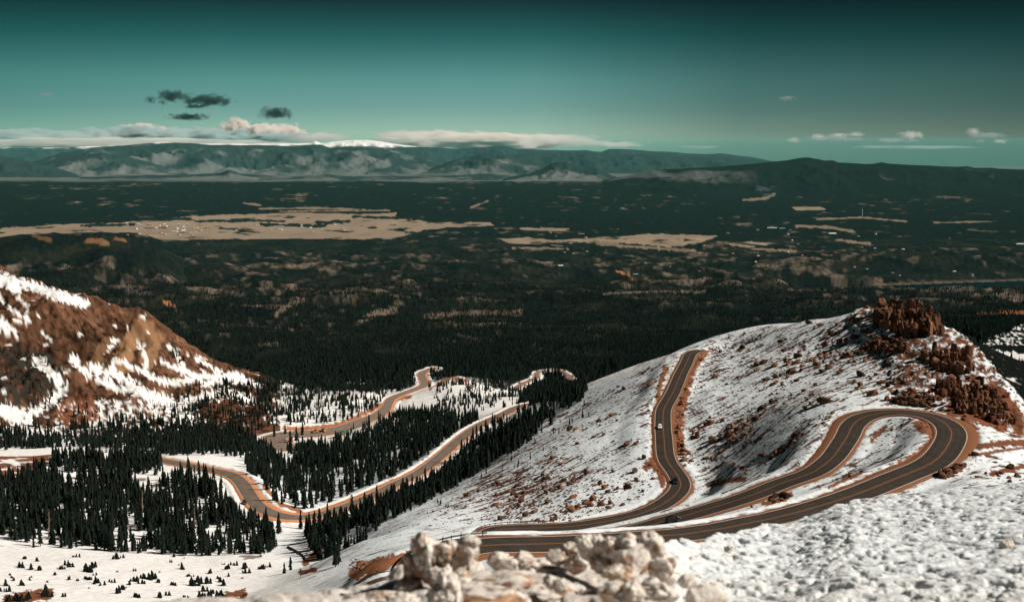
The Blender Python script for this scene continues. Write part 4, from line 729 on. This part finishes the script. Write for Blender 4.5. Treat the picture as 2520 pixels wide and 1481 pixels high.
chunk('pale low snow lump between the knob and the dark gap', [(1225,1380,42,30),(1246,1388,34,24,-.05),(1283,1378,36,24,.05)], 5.2, 3, .15, jag=.22)
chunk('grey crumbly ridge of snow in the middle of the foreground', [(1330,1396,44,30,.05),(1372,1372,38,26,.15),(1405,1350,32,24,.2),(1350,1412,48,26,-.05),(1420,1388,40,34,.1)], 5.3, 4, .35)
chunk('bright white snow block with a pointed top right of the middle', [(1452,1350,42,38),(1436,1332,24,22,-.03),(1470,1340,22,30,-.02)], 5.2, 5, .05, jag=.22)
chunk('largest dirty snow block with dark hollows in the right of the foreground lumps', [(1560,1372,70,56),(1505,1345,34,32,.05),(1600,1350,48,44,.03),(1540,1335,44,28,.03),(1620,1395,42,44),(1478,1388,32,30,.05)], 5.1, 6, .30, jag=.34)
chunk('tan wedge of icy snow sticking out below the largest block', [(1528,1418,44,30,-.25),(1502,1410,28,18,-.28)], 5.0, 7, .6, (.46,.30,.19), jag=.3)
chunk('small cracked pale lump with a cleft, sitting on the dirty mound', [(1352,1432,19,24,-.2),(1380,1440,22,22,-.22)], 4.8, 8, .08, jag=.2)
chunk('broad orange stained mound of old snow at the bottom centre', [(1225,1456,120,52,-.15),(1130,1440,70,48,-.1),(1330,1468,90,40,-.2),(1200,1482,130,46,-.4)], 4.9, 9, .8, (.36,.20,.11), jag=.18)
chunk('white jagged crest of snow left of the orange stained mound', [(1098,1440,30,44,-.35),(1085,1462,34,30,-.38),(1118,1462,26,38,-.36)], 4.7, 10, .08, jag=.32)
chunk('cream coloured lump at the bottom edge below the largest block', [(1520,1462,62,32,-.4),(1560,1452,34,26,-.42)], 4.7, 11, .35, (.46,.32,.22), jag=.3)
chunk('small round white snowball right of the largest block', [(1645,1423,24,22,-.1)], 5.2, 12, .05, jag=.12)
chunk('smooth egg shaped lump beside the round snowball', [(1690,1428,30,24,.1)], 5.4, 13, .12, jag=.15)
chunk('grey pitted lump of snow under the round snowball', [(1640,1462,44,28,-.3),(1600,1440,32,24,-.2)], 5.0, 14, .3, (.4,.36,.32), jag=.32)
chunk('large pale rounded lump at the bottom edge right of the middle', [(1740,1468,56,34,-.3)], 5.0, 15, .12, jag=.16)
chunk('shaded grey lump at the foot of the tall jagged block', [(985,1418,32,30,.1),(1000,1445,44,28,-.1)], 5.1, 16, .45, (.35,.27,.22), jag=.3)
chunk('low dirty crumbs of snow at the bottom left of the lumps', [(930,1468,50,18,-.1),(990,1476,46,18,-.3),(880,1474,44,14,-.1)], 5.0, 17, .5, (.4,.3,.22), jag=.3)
rb_ = np.random.default_rng(77)
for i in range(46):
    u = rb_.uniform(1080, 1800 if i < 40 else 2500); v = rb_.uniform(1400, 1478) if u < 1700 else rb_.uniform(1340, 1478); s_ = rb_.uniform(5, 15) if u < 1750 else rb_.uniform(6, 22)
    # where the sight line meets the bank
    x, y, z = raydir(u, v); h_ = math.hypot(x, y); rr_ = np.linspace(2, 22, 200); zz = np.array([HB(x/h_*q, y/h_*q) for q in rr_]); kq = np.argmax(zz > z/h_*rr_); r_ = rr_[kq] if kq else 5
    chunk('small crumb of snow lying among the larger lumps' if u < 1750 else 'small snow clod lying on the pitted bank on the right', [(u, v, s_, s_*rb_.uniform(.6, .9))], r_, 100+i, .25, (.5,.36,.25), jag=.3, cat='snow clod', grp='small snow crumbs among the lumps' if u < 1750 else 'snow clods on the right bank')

# ------------------------------------------------------------ cars
def prism(bm, prof, y0, y1, inset=0, top=None):      # profile in x-z, extruded across y
    a = [bm.verts.new((x, y0+(inset if top and z > top else 0), z)) for x, z in prof]; b = [bm.verts.new((x, y1-(inset if top and z > top else 0), z)) for x, z in prof]; n = len(prof)
    bm.faces.new(a[::-1]); bm.faces.new(b)
    for i in range(n): bm.faces.new((a[i], a[(i+1) % n], b[(i+1) % n], b[i]))
def bobj(name, bm, m, parent=None, bevel=0):
    if bevel: bmesh.ops.bevel(bm, geom=bm.edges[:], offset=bevel, segments=2, affect='EDGES')
    bmesh.ops.recalc_face_normals(bm, faces=bm.faces); me = bpy.data.meshes.new(name); bm.to_mesh(me); bm.free(); me.materials.append(m); o = bpy.data.objects.new(name, me); COL.objects.link(o)
    if parent: o.parent = parent
    return o
def box(bm, x0, x1, y0, y1, z0, z1): prism(bm, [(x0, z0), (x1, z0), (x1, z1), (x0, z1)], y0, y1)
GL = mat("car_glass", (.01,.012,.015), .08, spec=.8); TY = mat("tyre_rubber", (.015,.015,.015), .9); RM = mat("wheel_rim", (.35,.35,.36), .35, metal=.8); RL = mat("lamp_red", (.35,.02,.02), .3); HLm = mat("lamp_clear", (.8,.8,.78), .1, spec=.9)
def car(label, col, kind, loc, rz, tilt=0, cat='car'):
    e = bpy.data.objects.new(kind, None); COL.objects.link(e); e.location = loc; e.rotation_mode = 'XYZ'; e.rotation_euler = (0, -tilt, rz); tag(e, label, cat)
    P_ = mat("car_paint", col, .28, spec=.7); pk = kind == 'pickup_truck'; L_ = 2.65 if pk else 2.3; Hh = 1.78 if kind != 'small_car' else 1.5
    bm = bmesh.new(); prism(bm, [(-L_,.35),(-L_+.1,.95),(-L_+.2,1.02),(L_-1.2,1.02),(L_-.3,.92),(L_,.7),(L_,.35)], -.93, .93); bobj('body', bm, P_, e, .05)
    bm = bmesh.new(); c0, c1 = ((-.6, 1.25) if pk else (-L_+.15, .95)); prism(bm, [(c0,1.0),(c0+.18,Hh-.08),(c0+.35,Hh),(c1-.75,Hh),(c1,1.0)], -.84, .84, .12, 1.2); bobj('cabin', bm, P_, e, .04)
    for s in (-1, 1):
        bm = bmesh.new(); y = s*.80; prism(bm, [(c0+.25,1.12),(c0+.32,Hh-.17),(c1-.85,Hh-.17),(c1-.45,1.12)], min(y, y+s*.05), max(y, y+s*.05)); bobj('side_window', bm, GL, e)
        bm = bmesh.new(); box(bm, L_-.12, L_+.02, s*.62-.17, s*.62+.17, .68, .82); bobj('headlight', bm, HLm, e)
        bm = bmesh.new(); box(bm, -L_-.02, -L_+.12, s*.72-.12, s*.72+.12, .75, .95); bobj('tail_light', bm, RL, e)
        bm = bmesh.new(); box(bm, c1-.55, c1-.35, s*.95-.1, s*.95+.1, 1.02, 1.16); bobj('mirror', bm, P_, e)
        for x in (-L_+.85, L_-.9):
            bm = bmesh.new(); bmesh.ops.create_cone(bm, cap_ends=True, segments=20, radius1=.36, radius2=.36, depth=.24, matrix=Matrix.Translation((x, s*.86, .36)) @ Matrix.Rotation(R(90), 4, 'X')); w_ = bobj('wheel', bm, TY, e)
            bm = bmesh.new(); bmesh.ops.create_cone(bm, cap_ends=True, segments=14, radius1=.2, radius2=.2, depth=.03, matrix=Matrix.Translation((x, s*.99, .36)) @ Matrix.Rotation(R(90), 4, 'X')); bobj('rim', bm, RM, w_)
    def quad(name, pts):
        bm = bmesh.new(); a = [bm.verts.new(p) for p in pts]; bm.faces.new(a); g = bmesh.ops.extrude_face_region(bm, geom=bm.faces[:]); bmesh.ops.translate(bm, verts=[q for q in g['geom'] if isinstance(q, bmesh.types.BMVert)], vec=(.015 if name == 'windscreen' else -.015, 0, .012)); bobj(name, bm, GL, e)
    t0, t1 = 1.08, Hh-.1
    f = lambda z: c1-.75*(z-1.0)/(Hh-1.0)
    quad('windscreen', [(f(t0)+.02,-.70,t0),(f(t0)+.02,.70,t0),(f(t1)+.02,.62,t1),(f(t1)+.02,-.62,t1)])
    g = lambda z: c0+.18*(z-1.0)/(Hh-1.08)
    quad('rear_window', [(g(t0)-.02,-.68,t0),(g(t0)-.02,.68,t0),(g(t1-.04)-.02,.60,t1-.04),(g(t1-.04)-.02,-.60,t1-.04)])
    if pk:
        bm = bmesh.new(); box(bm, -L_+.15, -.7, -.78, .78, 1.0, 1.035); bobj('cargo_bed', bm, TY, e)
    else:
        bm = bmesh.new()
        for s in (-1, 1): box(bm, c0+.4, c1-.9, s*.66-.025, s*.66+.025, Hh-.01, Hh+.05)
        bobj('roof_rack', bm, TY, e)
    return e
def on_road(ri, u, v, lat, rev=False, rmin=0, rmax=1e9):
    rd = ROADS[ri]; c = rd['c']; pu, pv = proj(c[:, 0], c[:, 1], c[:, 2]); rr_ = np.hypot(c[:, 0], c[:, 1]); d = np.hypot(pu-u, pv-v)+((rr_ < rmin) | (rr_ > rmax))*1e4; i = int(np.clip(np.argmin(d), 1, len(c)-2)); t = c[i+1]-c[i-1]
    p = c[i]+np.array([rd['n'][i, 0]*lat, rd['n'][i, 1]*lat, .09]); a = math.atan2(t[1], t[0])+(math.pi if rev else 0); tl = math.atan2(t[2], np.hypot(t[0], t[1]))*(-1 if rev else 1); return tuple(p), a, tl
p, a, t = on_road(0, 1632, 1054, -1.5, True); car('small white car driving down the climbing road', (.8,.8,.78), 'small_car', p, a, t)
p, a, t = on_road(0, 1673, 1187, -2.1, True); car('black boxy pickup truck in the bend of the climbing road', (.006,.008,.01), 'pickup_truck', p, a, t, 'pickup truck')
p, a, t = on_road(0, 1648, 1281, -1.9, True, 300, 345); car('black shiny estate car on the middle of the parallel roads', (.006,.008,.01), 'family_car', p, a, t)
p, a, t = on_road(1, 627, 1236, 5.6, False); car('dark car parked on the gravel beside the winding valley road', (.03,.015,.015), 'parked_car', p, a, t)
p, a, t = on_road(2, 768, 1066, 3, False); car('dark car standing in the far car park', (.02,.02,.02), 'parked_car', p, a, t)

# ------------------------------------------------------------ guard rails
STL = mat("weathered_steel", (.045,.035,.03), .6, metal=.4)
def rail(label, ri, i0, i1, lat, height=.75, step=2.4, zadd=-.1):
    rd = ROADS[ri]; c = rd['c'][i0:i1]; nn = rd['n'][i0:i1]; la = lat(i0, i1); q = np.stack([c[:, 0]+nn[:, 0]*la, c[:, 1]+nn[:, 1]*la, c[:, 2]+zadd], 1); o0 = q[0]
    e = bpy.data.objects.new('guard_rail', None); COL.objects.link(e); e.location = tuple(o0); tag(e, label, 'guard rail')
    prof = [(-.03,.42),(.05,.48),(-.02,.56),(.05,.64),(-.03,.72),(-.09,.72),(-.09,.42)]; vs = [];
    for p_, n_ in zip(q, nn):
        for a_, z_ in prof: vs.append((p_[0]-o0[0]+n_[0]*a_, p_[1]-o0[1]+n_[1]*a_, p_[2]-o0[2]+z_*height/.72))
    m = len(prof); K = len(q); fc = [[k*m+j, k*m+(j+1) % m, (k+1)*m+(j+1) % m, (k+1)*m+j] for k in range(K-1) for j in range(m)]
    mesh_np('beam', np.array(vs), np.array(fc), STL, smooth=False, parent=e)
    s = np.concatenate([[0], np.cumsum(np.linalg.norm(np.diff(q[:, :2], axis=0), axis=1))]); bmp = bmesh.new(); box(bmp, -.09, .09, -.09, .09, -.9, height+.12); bmesh.ops.recalc_face_normals(bmp, faces=bmp.faces); pm = bpy.data.meshes.new('post'); bmp.to_mesh(pm); bmp.free(); pm.materials.append(STL)
    for d in np.arange(0, s[-1], step):
        p_ = np.array([np.interp(d, s, q[:, k]) for k in range(3)])-o0; o = bpy.data.objects.new('post', pm); COL.objects.link(o); o.parent = e; o.location = tuple(p_)
    return e
c = ROADS[0]['c']; pu, pv = proj(c[:, 0], c[:, 1], c[:, 2]); rr_ = np.hypot(c[:, 0], c[:, 1]); NL = len(c)
first = np.arange(NL) < NL*.2; ia = int(np.argmin(np.abs(pu-1066)+(~first)*1e4)); ib = int(np.argmin(np.abs(pu-1262)+(~first)*1e4))
rail('dark guard rail along the far edge of the nearest road, partly behind snow lumps', 0, ia, ib, lambda a, b: -(ROADS[0]['hw'][a:b]+1.1))
up_ = (np.arange(NL) > NL*.5) & (np.arange(NL) < NL*.8)
low = up_ & (pv > 1285); i0 = int(np.argmin(np.where(up_, pu, 1e5))); ie = int(np.argmin(np.where((np.arange(NL) > i0), np.abs(pu-1388), 1e5)))
rail('guard rail with open posts on the outer edge of the left bend', 0, i0-4, ie, lambda a, b: -(ROADS[0]['hw'][a:b]+1.25))
# marker post in snow, and the buried log
x, y, z, r = hit(740, 1422, 200, 500)
e = bpy.data.objects.new('marker_post', None); COL.objects.link(e); e.location = (x, y, z); tag(e, 'thin dark snow marker post on the slope at the lower left', 'marker post')
bm = bmesh.new(); bmesh.ops.create_cone(bm, cap_ends=True, segments=8, radius1=.07, radius2=.06, depth=3.2, matrix=Matrix.Translation((0, 0, 1.4))); bobj('pole', bm, STL, e)
bm = bmesh.new(); box(bm, -.22, .22, -.03, .03, 2.6, 3.0); bobj('marker_plate', bm, STL, e)
lg = [hit(u, v, 300, 700)[:3] for u, v in [(708,1346),(722,1353),(736,1361),(748,1370),(757,1380)]]; vs = []; cir = [(math.cos(a), math.sin(a)) for a in np.linspace(0, 6.283, 9)[:-1]]
for k, p_ in enumerate(lg):
    r_ = .5-.05*k
    for a_, b_ in cir: vs.append((p_[0]-lg[0][0]+a_*r_*.6, p_[1]-lg[0][1]+a_*r_*.8, p_[2]-lg[0][2]+.35+b_*r_))
fc = [[k*8+j, k*8+(j+1) % 8, (k+1)*8+(j+1) % 8, (k+1)*8+j] for k in range(len(lg)-1) for j in range(8)]
o = mesh_np('fallen_log', np.array(vs), np.array(fc), mat("dead_wood", (.05,.03,.02), .9)); o.location = lg[0]; tag(o, 'dark curved log lying in the snow gully between the stands', 'log')

# ------------------------------------------------------------ buildings and works by the car park
def house(name, label, x, y, z, L_, W_, H_, rz, wall, roofc, rough=.7, grp=None, parts=True, cat='building'):
    e = bpy.data.objects.new(name, None); COL.objects.link(e); e.location = (x, y, z-.3); e.rotation_euler = (0, 0, rz); tag(e, label, cat, grp)
    bm = bmesh.new(); box(bm, -L_/2, L_/2, -W_/2, W_/2, 0, H_); bobj('wall', bm, wall, e)
    rh = W_*.22; bm = bmesh.new(); ov = .04*W_
    a = [(-L_/2-ov,-W_/2-ov,H_),(L_/2+ov,-W_/2-ov,H_),(L_/2+ov,0,H_+rh),(-L_/2-ov,0,H_+rh),(-L_/2-ov,W_/2+ov,H_),(L_/2+ov,W_/2+ov,H_)]; q = [bm.verts.new(p_) for p_ in a]
    for f_ in ((0,1,2,3),(3,2,5,4),(0,3,4),(1,5,2),(0,4,5,1)): bm.faces.new([q[i] for i in f_])
    bobj('roof', bm, roofc, e)
    if parts:
        for sx_ in (-.28, .0, .28):
            bm = bmesh.new(); box(bm, sx_*L_-.06*L_, sx_*L_+.06*L_, -W_/2-.06, -W_/2-.01, H_*.35, H_*.75); bobj('window' if sx_ else 'door', bm, GL, e)
    return e
WHT = mat("white_render", (.75,.74,.72), .8); WHR = mat("pale_roof", (.75,.75,.74), .5); GRN = mat("green_metal_roof", (.012,.085,.045), .5); BRN = mat("brown_boards", (.16,.08,.045), .8); TEAL = mat("blue_metal_roof", (.2,.42,.45), .5); REDR = mat("rusty_roof", (.45,.2,.11), .8); GRY = mat("grey_roof", (.3,.28,.26), .8)
x, y, z, r = hit(838, 1072, 900, 1400); house('cabin', 'small cabin with a bright green roof beside the far car park', x, y, z, 9, 7, 4, .9, BRN, GRN)
def digger(u, v, label, rz):
    x, y, z, r = hit(u, v, 900, 1400); e = bpy.data.objects.new('wheel_loader', None); COL.objects.link(e); e.location = (x, y, z); e.rotation_euler = (0, 0, rz); tag(e, label, 'wheel loader'); e.scale = (1.3,)*3
    OR = mat("orange_paint", (.65,.25,.03), .5)
    bm = bmesh.new(); prism(bm, [(-2.6,.8),(-2.6,1.9),(-.6,2.0),(1.2,1.5),(1.2,.8)], -1, 1); bobj('body', bm, OR, e, .08)
    bm = bmesh.new(); box(bm, -.9, .6, -.75, .75, 1.9, 3.1); bobj('cab', bm, GL, e, .06)
    bm = bmesh.new(); prism(bm, [(1.0,1.3),(1.1,1.6),(3.3,.9),(3.2,.6)], -.7, .7); bobj('arm', bm, OR, e)
    bm = bmesh.new(); prism(bm, [(3.1,.2),(3.1,1.1),(3.3,1.2),(3.3,.45),(4.1,.2)], -1.3, 1.3); bobj('bucket', bm, TY, e)
    for x_ in (-1.8, 1.0):
        for s in (-1, 1):
            bm = bmesh.new(); bmesh.ops.create_cone(bm, cap_ends=True, segments=16, radius1=.75, radius2=.75, depth=.5, matrix=Matrix.Translation((x_, s*1.15, .75)) @ Matrix.Rotation(R(90), 4, 'X')); bobj('wheel', bm, TY, e)
digger(777, 1066, 'orange wheel loader parked in the far car park, the left of two', .3); digger(795, 1063, 'orange wheel loader parked in the far car park, the right of two', 2.6)
# the far settlements
rh_ = np.random.default_rng(8)
big = [(430,571,95,26,WHT,WHR,'long white shed at the front of the far settlement'), (452,568,60,40,WHT,WHR,'white hall beside the long white shed'), (428,562,130,30,WHT,TEAL,'long shed with a pale blue roof behind the white shed'), (405,553,35,35,WHT,WHR,'small white building at the top of the far settlement'), (385,562,40,30,WHT,WHR,'small white building left of the long pale blue shed'), (400,577,80,30,BRN,REDR,'rust roofed shed below the long white shed'), (475,561,40,25,WHT,REDR,'reddish building right of the white hall'),
    (492,568,45,30,BRN,REDR,'brown shed right of the reddish building'), (690,566,70,24,WHT,WHR,'white shed alone on the meadow, right of the settlement'), (665,566,50,22,WHT,REDR,'pinkish shed left of the lone white shed'), (890,556,60,22,BRN,REDR,'reddish shed at the right end of the great meadow'), (1431,577,90,30,BRN,REDR,'orange roofed shed at the edge of the woods right of the meadow'), (1900,562,150,30,WHT,WHR,'long white roofed hall in the wooded valley on the right'), (1925,563,90,30,WHT,TEAL,'blue grey hall right of the long white roofed hall'), (2048,576,110,45,WHT,WHR,'bright white hall in the dark woods at the right'), (1380,656,40,25,WHT,WHR,'white house in the woods below the right meadow'), (1565,677,45,20,WHT,TEAL,'pale blue roofed house in the woods'), (2510,602,90,30,WHT,WHR,'white hall near the right edge of the woods')]
for u, v, L_, W_, w_, ro, lab in big:
    x, y, z, r = hit(u, v, 9000, 30000); house('shed' if 'shed' in lab else 'hall' if 'hall' in lab else 'house', lab, x, y, z, L_, W_, 9, rh_.uniform(-.3, .3), w_, ro, parts=False)
for i in range(110):
    if i < 48: u, v, lab, grp = rh_.uniform(300, 520), rh_.uniform(551, 580), 'tiny pale house in the settlement on the great meadow', 'houses of the far settlement'
    elif i < 62: u, v, lab, grp = rh_.uniform(560, 900), rh_.uniform(553, 572), 'tiny house strung along the trees of the great meadow', 'houses along the meadow trees'
    else: u, v, lab, grp = rh_.uniform(1350, 2450), rh_.uniform(560, 680), 'tiny pale house among the dark woods on the right', 'houses in the woods on the right'
    x, y, z, r = hit(u, v, 9000, 30000); s_ = rh_.uniform(14, 30)*r/17000
    house('house', lab, x, y, z, s_*1.4, s_, s_*.45, rh_.uniform(-.8, .8), [WHT, BRN, GRY][rh_.integers(3)], [WHR, GRY, REDR, GRY][rh_.integers(4)], grp=grp, parts=False)
x, y, z, r = hit(2122, 532, 9000, 40000); e = bpy.data.objects.new('radio_mast', None); COL.objects.link(e); e.location = (x, y, z); tag(e, 'thin pale radio mast rising from the dark woods at the right', 'radio mast')
bm = bmesh.new(); hm = 16/F*r
for s1 in (-1, 1):
    for s2 in (-1, 1): bmesh.ops.create_cone(bm, cap_ends=True, segments=6, radius1=2.2, radius2=1.2, depth=hm, matrix=Matrix.Translation((s1*4, s2*4, hm/2)))
for k in range(9): box(bm, -5, 5, -5, 5, hm*k/9, hm*k/9+1.2)
bobj('lattice', bm, WHR, e); bm = bmesh.new(); bmesh.ops.create_cone(bm, cap_ends=True, segments=6, radius1=1.2, radius2=.5, depth=hm*.3, matrix=Matrix.Translation((0, 0, hm*1.15))); bobj('antenna', bm, WHR, e)
# ------------------------------------------------------------ clouds: banks of vapour beyond the ranges
def cloud_mat(name, dens, col, scale=2.2, thr=.35):
    m = bpy.data.materials.new(name); m.use_nodes = True; nt = m.node_tree; nt.nodes.clear(); l = nt.links.new
    o = N(nt, 'ShaderNodeOutputMaterial'); v = N(nt, 'ShaderNodeVolumePrincipled'); v.inputs['Color'].default_value = (*col, 1); v.inputs['Anisotropy'].default_value = .1
    g = N(nt, 'ShaderNodeTexCoord'); n = N(nt, 'ShaderNodeTexNoise'); n.inputs['Scale'].default_value = scale; n.inputs['Detail'].default_value = 5; n.inputs['Roughness'].default_value = .6
    oi = N(nt, 'ShaderNodeObjectInfo'); av = N(nt, 'ShaderNodeVectorMath', operation='ADD'); cm = N(nt, 'ShaderNodeVectorMath', operation='SCALE'); l(oi.outputs['Location'], cm.inputs[0]); cm.inputs['Scale'].default_value = .00137
    mp = N(nt, 'ShaderNodeMapping'); mp.inputs['Scale'].default_value = (1.4, 1, .6); l(g.outputs['Object'], mp.inputs[0]); l(mp.outputs[0], av.inputs[0]); l(cm.outputs[0], av.inputs[1]); l(av.outputs[0], n.inputs[0])
    ln = N(nt, 'ShaderNodeVectorMath', operation='LENGTH'); l(g.outputs['Object'], ln.inputs[0])
    a = N(nt, 'ShaderNodeMath', operation='MULTIPLY_ADD'); l(n.outputs[0], a.inputs[0]); a.inputs[1].default_value = 2.2; a.inputs[2].default_value = -thr
    b = N(nt, 'ShaderNodeMath', operation='SUBTRACT'); l(a.outputs[0], b.inputs[0]); l(ln.outputs['Value'], b.inputs[1])
    c = N(nt, 'ShaderNodeMath', operation='MULTIPLY'); l(b.outputs[0], c.inputs[0]); c.inputs[1].default_value = dens*4; c.use_clamp = False
    d = N(nt, 'ShaderNodeMath', operation='MAXIMUM'); l(c.outputs[0], d.inputs[0]); d.inputs[1].default_value = 0
    l(d.outputs[0], v.inputs['Density']); l(v.outputs[0], o.inputs['Volume']); return m
CW = cloud_mat("bright_vapour", .0026, (.95,.90,.86)); CG = cloud_mat("grey_vapour", .0022, (.60,.74,.74)); CD = cloud_mat("shaded_vapour", .0016, (.06,.14,.14), 3.0, .5); CT_ = cloud_mat("thin_vapour", .00038, (.9,.88,.86), 2.0, .3)  # dark vapour and grey undersides: cloud shade put into their colour
CF = cloud_mat('faint_vapour', .0004, (.5,.58,.58), 2.0, .3)
bm = bmesh.new(); bmesh.ops.create_cube(bm, size=2); CME = {}
for k, m_ in (('w', CW), ('g', CG), ('d', CD), ('t', CT_), ('f', CF)):
    me = bpy.data.meshes.new('cloud'); bm.to_mesh(me); me.materials.append(m_); CME[k] = me
bm.free()
def cloud(u, v, w_, h_, r, k, label, depth=.8, grp=None):
    x, y, z = at(u, v, r); o = bpy.data.objects.new('cloud', CME[k]); COL.objects.link(o); o.location = (float(x), float(y), float(z)); o.scale = (w_/2/F*r, w_/2/F*r*depth, h_/2/F*r); o.rotation_euler = (0, 0, -math.atan2(x, y)); return tag(o, label, 'cloud', grp)
D1 = 90000
for a in [(425,236,90,34,'d','dark arched cloud scrap, upper left of the pair'), (510,247,140,34,'d','longest dark cloud streak in the left sky'), (400,252,26,16,'d','tiny dark cloud puff under the arched scrap'), (370,246,36,22,'d','faint dark wisp at the left end of the dark clouds'), (478,262,60,14,'d','thin dark sliver under the longest streak'), (465,288,120,18,'d','low dark flat cloud below the pair'), (678,279,100,34,'d','lone dark cloud with a domed top right of the pair'), (115,232,36,10,'f','very faint small cloud near the left edge'), (1938,243,44,12,'f','faint small dark cloud high in the right sky')]:
    cloud(a[0], a[1], a[2]*1.2, a[3]*1.3, D1, a[4], a[5])
D2 = 168000
for a in [(60,338,300,30,'g','grey cloud bank low at the left edge'), (330,332,230,34,'g','grey layered cloud above the left range'), (345,321,110,24,'w','white capped cloud above the grey layer'), (500,332,260,28,'g','long grey cloud middle left, over the main range'), (580,318,80,42,'w','bright towering cumulus over the main range'), (660,326,150,36,'w','white cumulus right of the towering one'), (640,336,220,22,'g','grey underside of the cumulus row'), (300,351,700,20,'w','bright low cloud band behind the left range'), (760,340,200,22,'t','thin pale cloud above the snowy range'),
    (1060,334,240,22,'t','thin bright streak cloud over the middle ridge'), (1180,348,420,30,'w','long low bright cloud band over the middle ridge'), (1330,346,280,26,'t','pale right end of the middle cloud band'), (1520,356,120,12,'t','thin pale streak right of the middle cloud band'), (1720,362,100,6,'f','faint streak low over the distant ridge'),
    (1952,345,32,12,'t','small white puff, first of the right hand row'), (2012,337,39,13,'t','white puff, second of the right hand row'), (2062,333,45,9,'t','white puff, third of the right hand row'), (2106,331,39,10,'t','white puff, fourth of the right hand row'), (2060,342,110,12,'f','grey base under the right hand row of puffs'), (2243,333,52,18,'t','round white cloud between the row and the right edge'), (2205,346,90,10,'f','grey wisps left of the round white cloud'), (2395,325,32,18,'t','upright white puff near the right edge'), (2432,334,70,12,'f','grey wisp right of the upright puff'), (2412,348,22,9,'t','tiny white puff under the upright puff'), (2462,348,34,9,'t','tiny pale cloud nearest the right edge'), (2250,362,260,6,'f','thin pale line of cloud low over the right horizon')]:
    cloud(a[0], a[1], a[2]*1.3, a[3]*1.45, D2, a[4], a[5])
S.cycles.volume_max_steps = 256
# ------------------------------------------------------------ haze over the whole country
def haze(density=1.9e-6, col=(.30,.97,.93)):
    m = bpy.data.materials.new("air"); m.use_nodes = True; nt = m.node_tree; nt.nodes.clear()
    o = N(nt, 'ShaderNodeOutputMaterial'); v = N(nt, 'ShaderNodeVolumePrincipled'); v.inputs['Density'].default_value = density; v.inputs['Color'].default_value = (*col, 1); v.inputs['Anisotropy'].default_value = 0.0
    nt.links.new(v.outputs[0], o.inputs['Volume'])
    z0 = float(Z.min())-40; x0, x1, y0, y1, z1 = -95000, 95000, -300, 135500, 240.
    vs = [(x, y, z) for z in (z0, z1) for y in (y0, y1) for x in (x0, x1)]; fs = [(0,2,3,1), (4,5,7,6), (0,1,5,4), (2,6,7,3), (0,4,6,2), (1,3,7,5)]
    me = bpy.data.meshes.new("haze"); me.from_pydata(vs, [], fs); me.materials.append(m); me.update(); h = bpy.data.objects.new("haze", me); COL.objects.link(h)
    tag(h, 'thin teal air that veils the far ranges', kind='stuff')
haze()
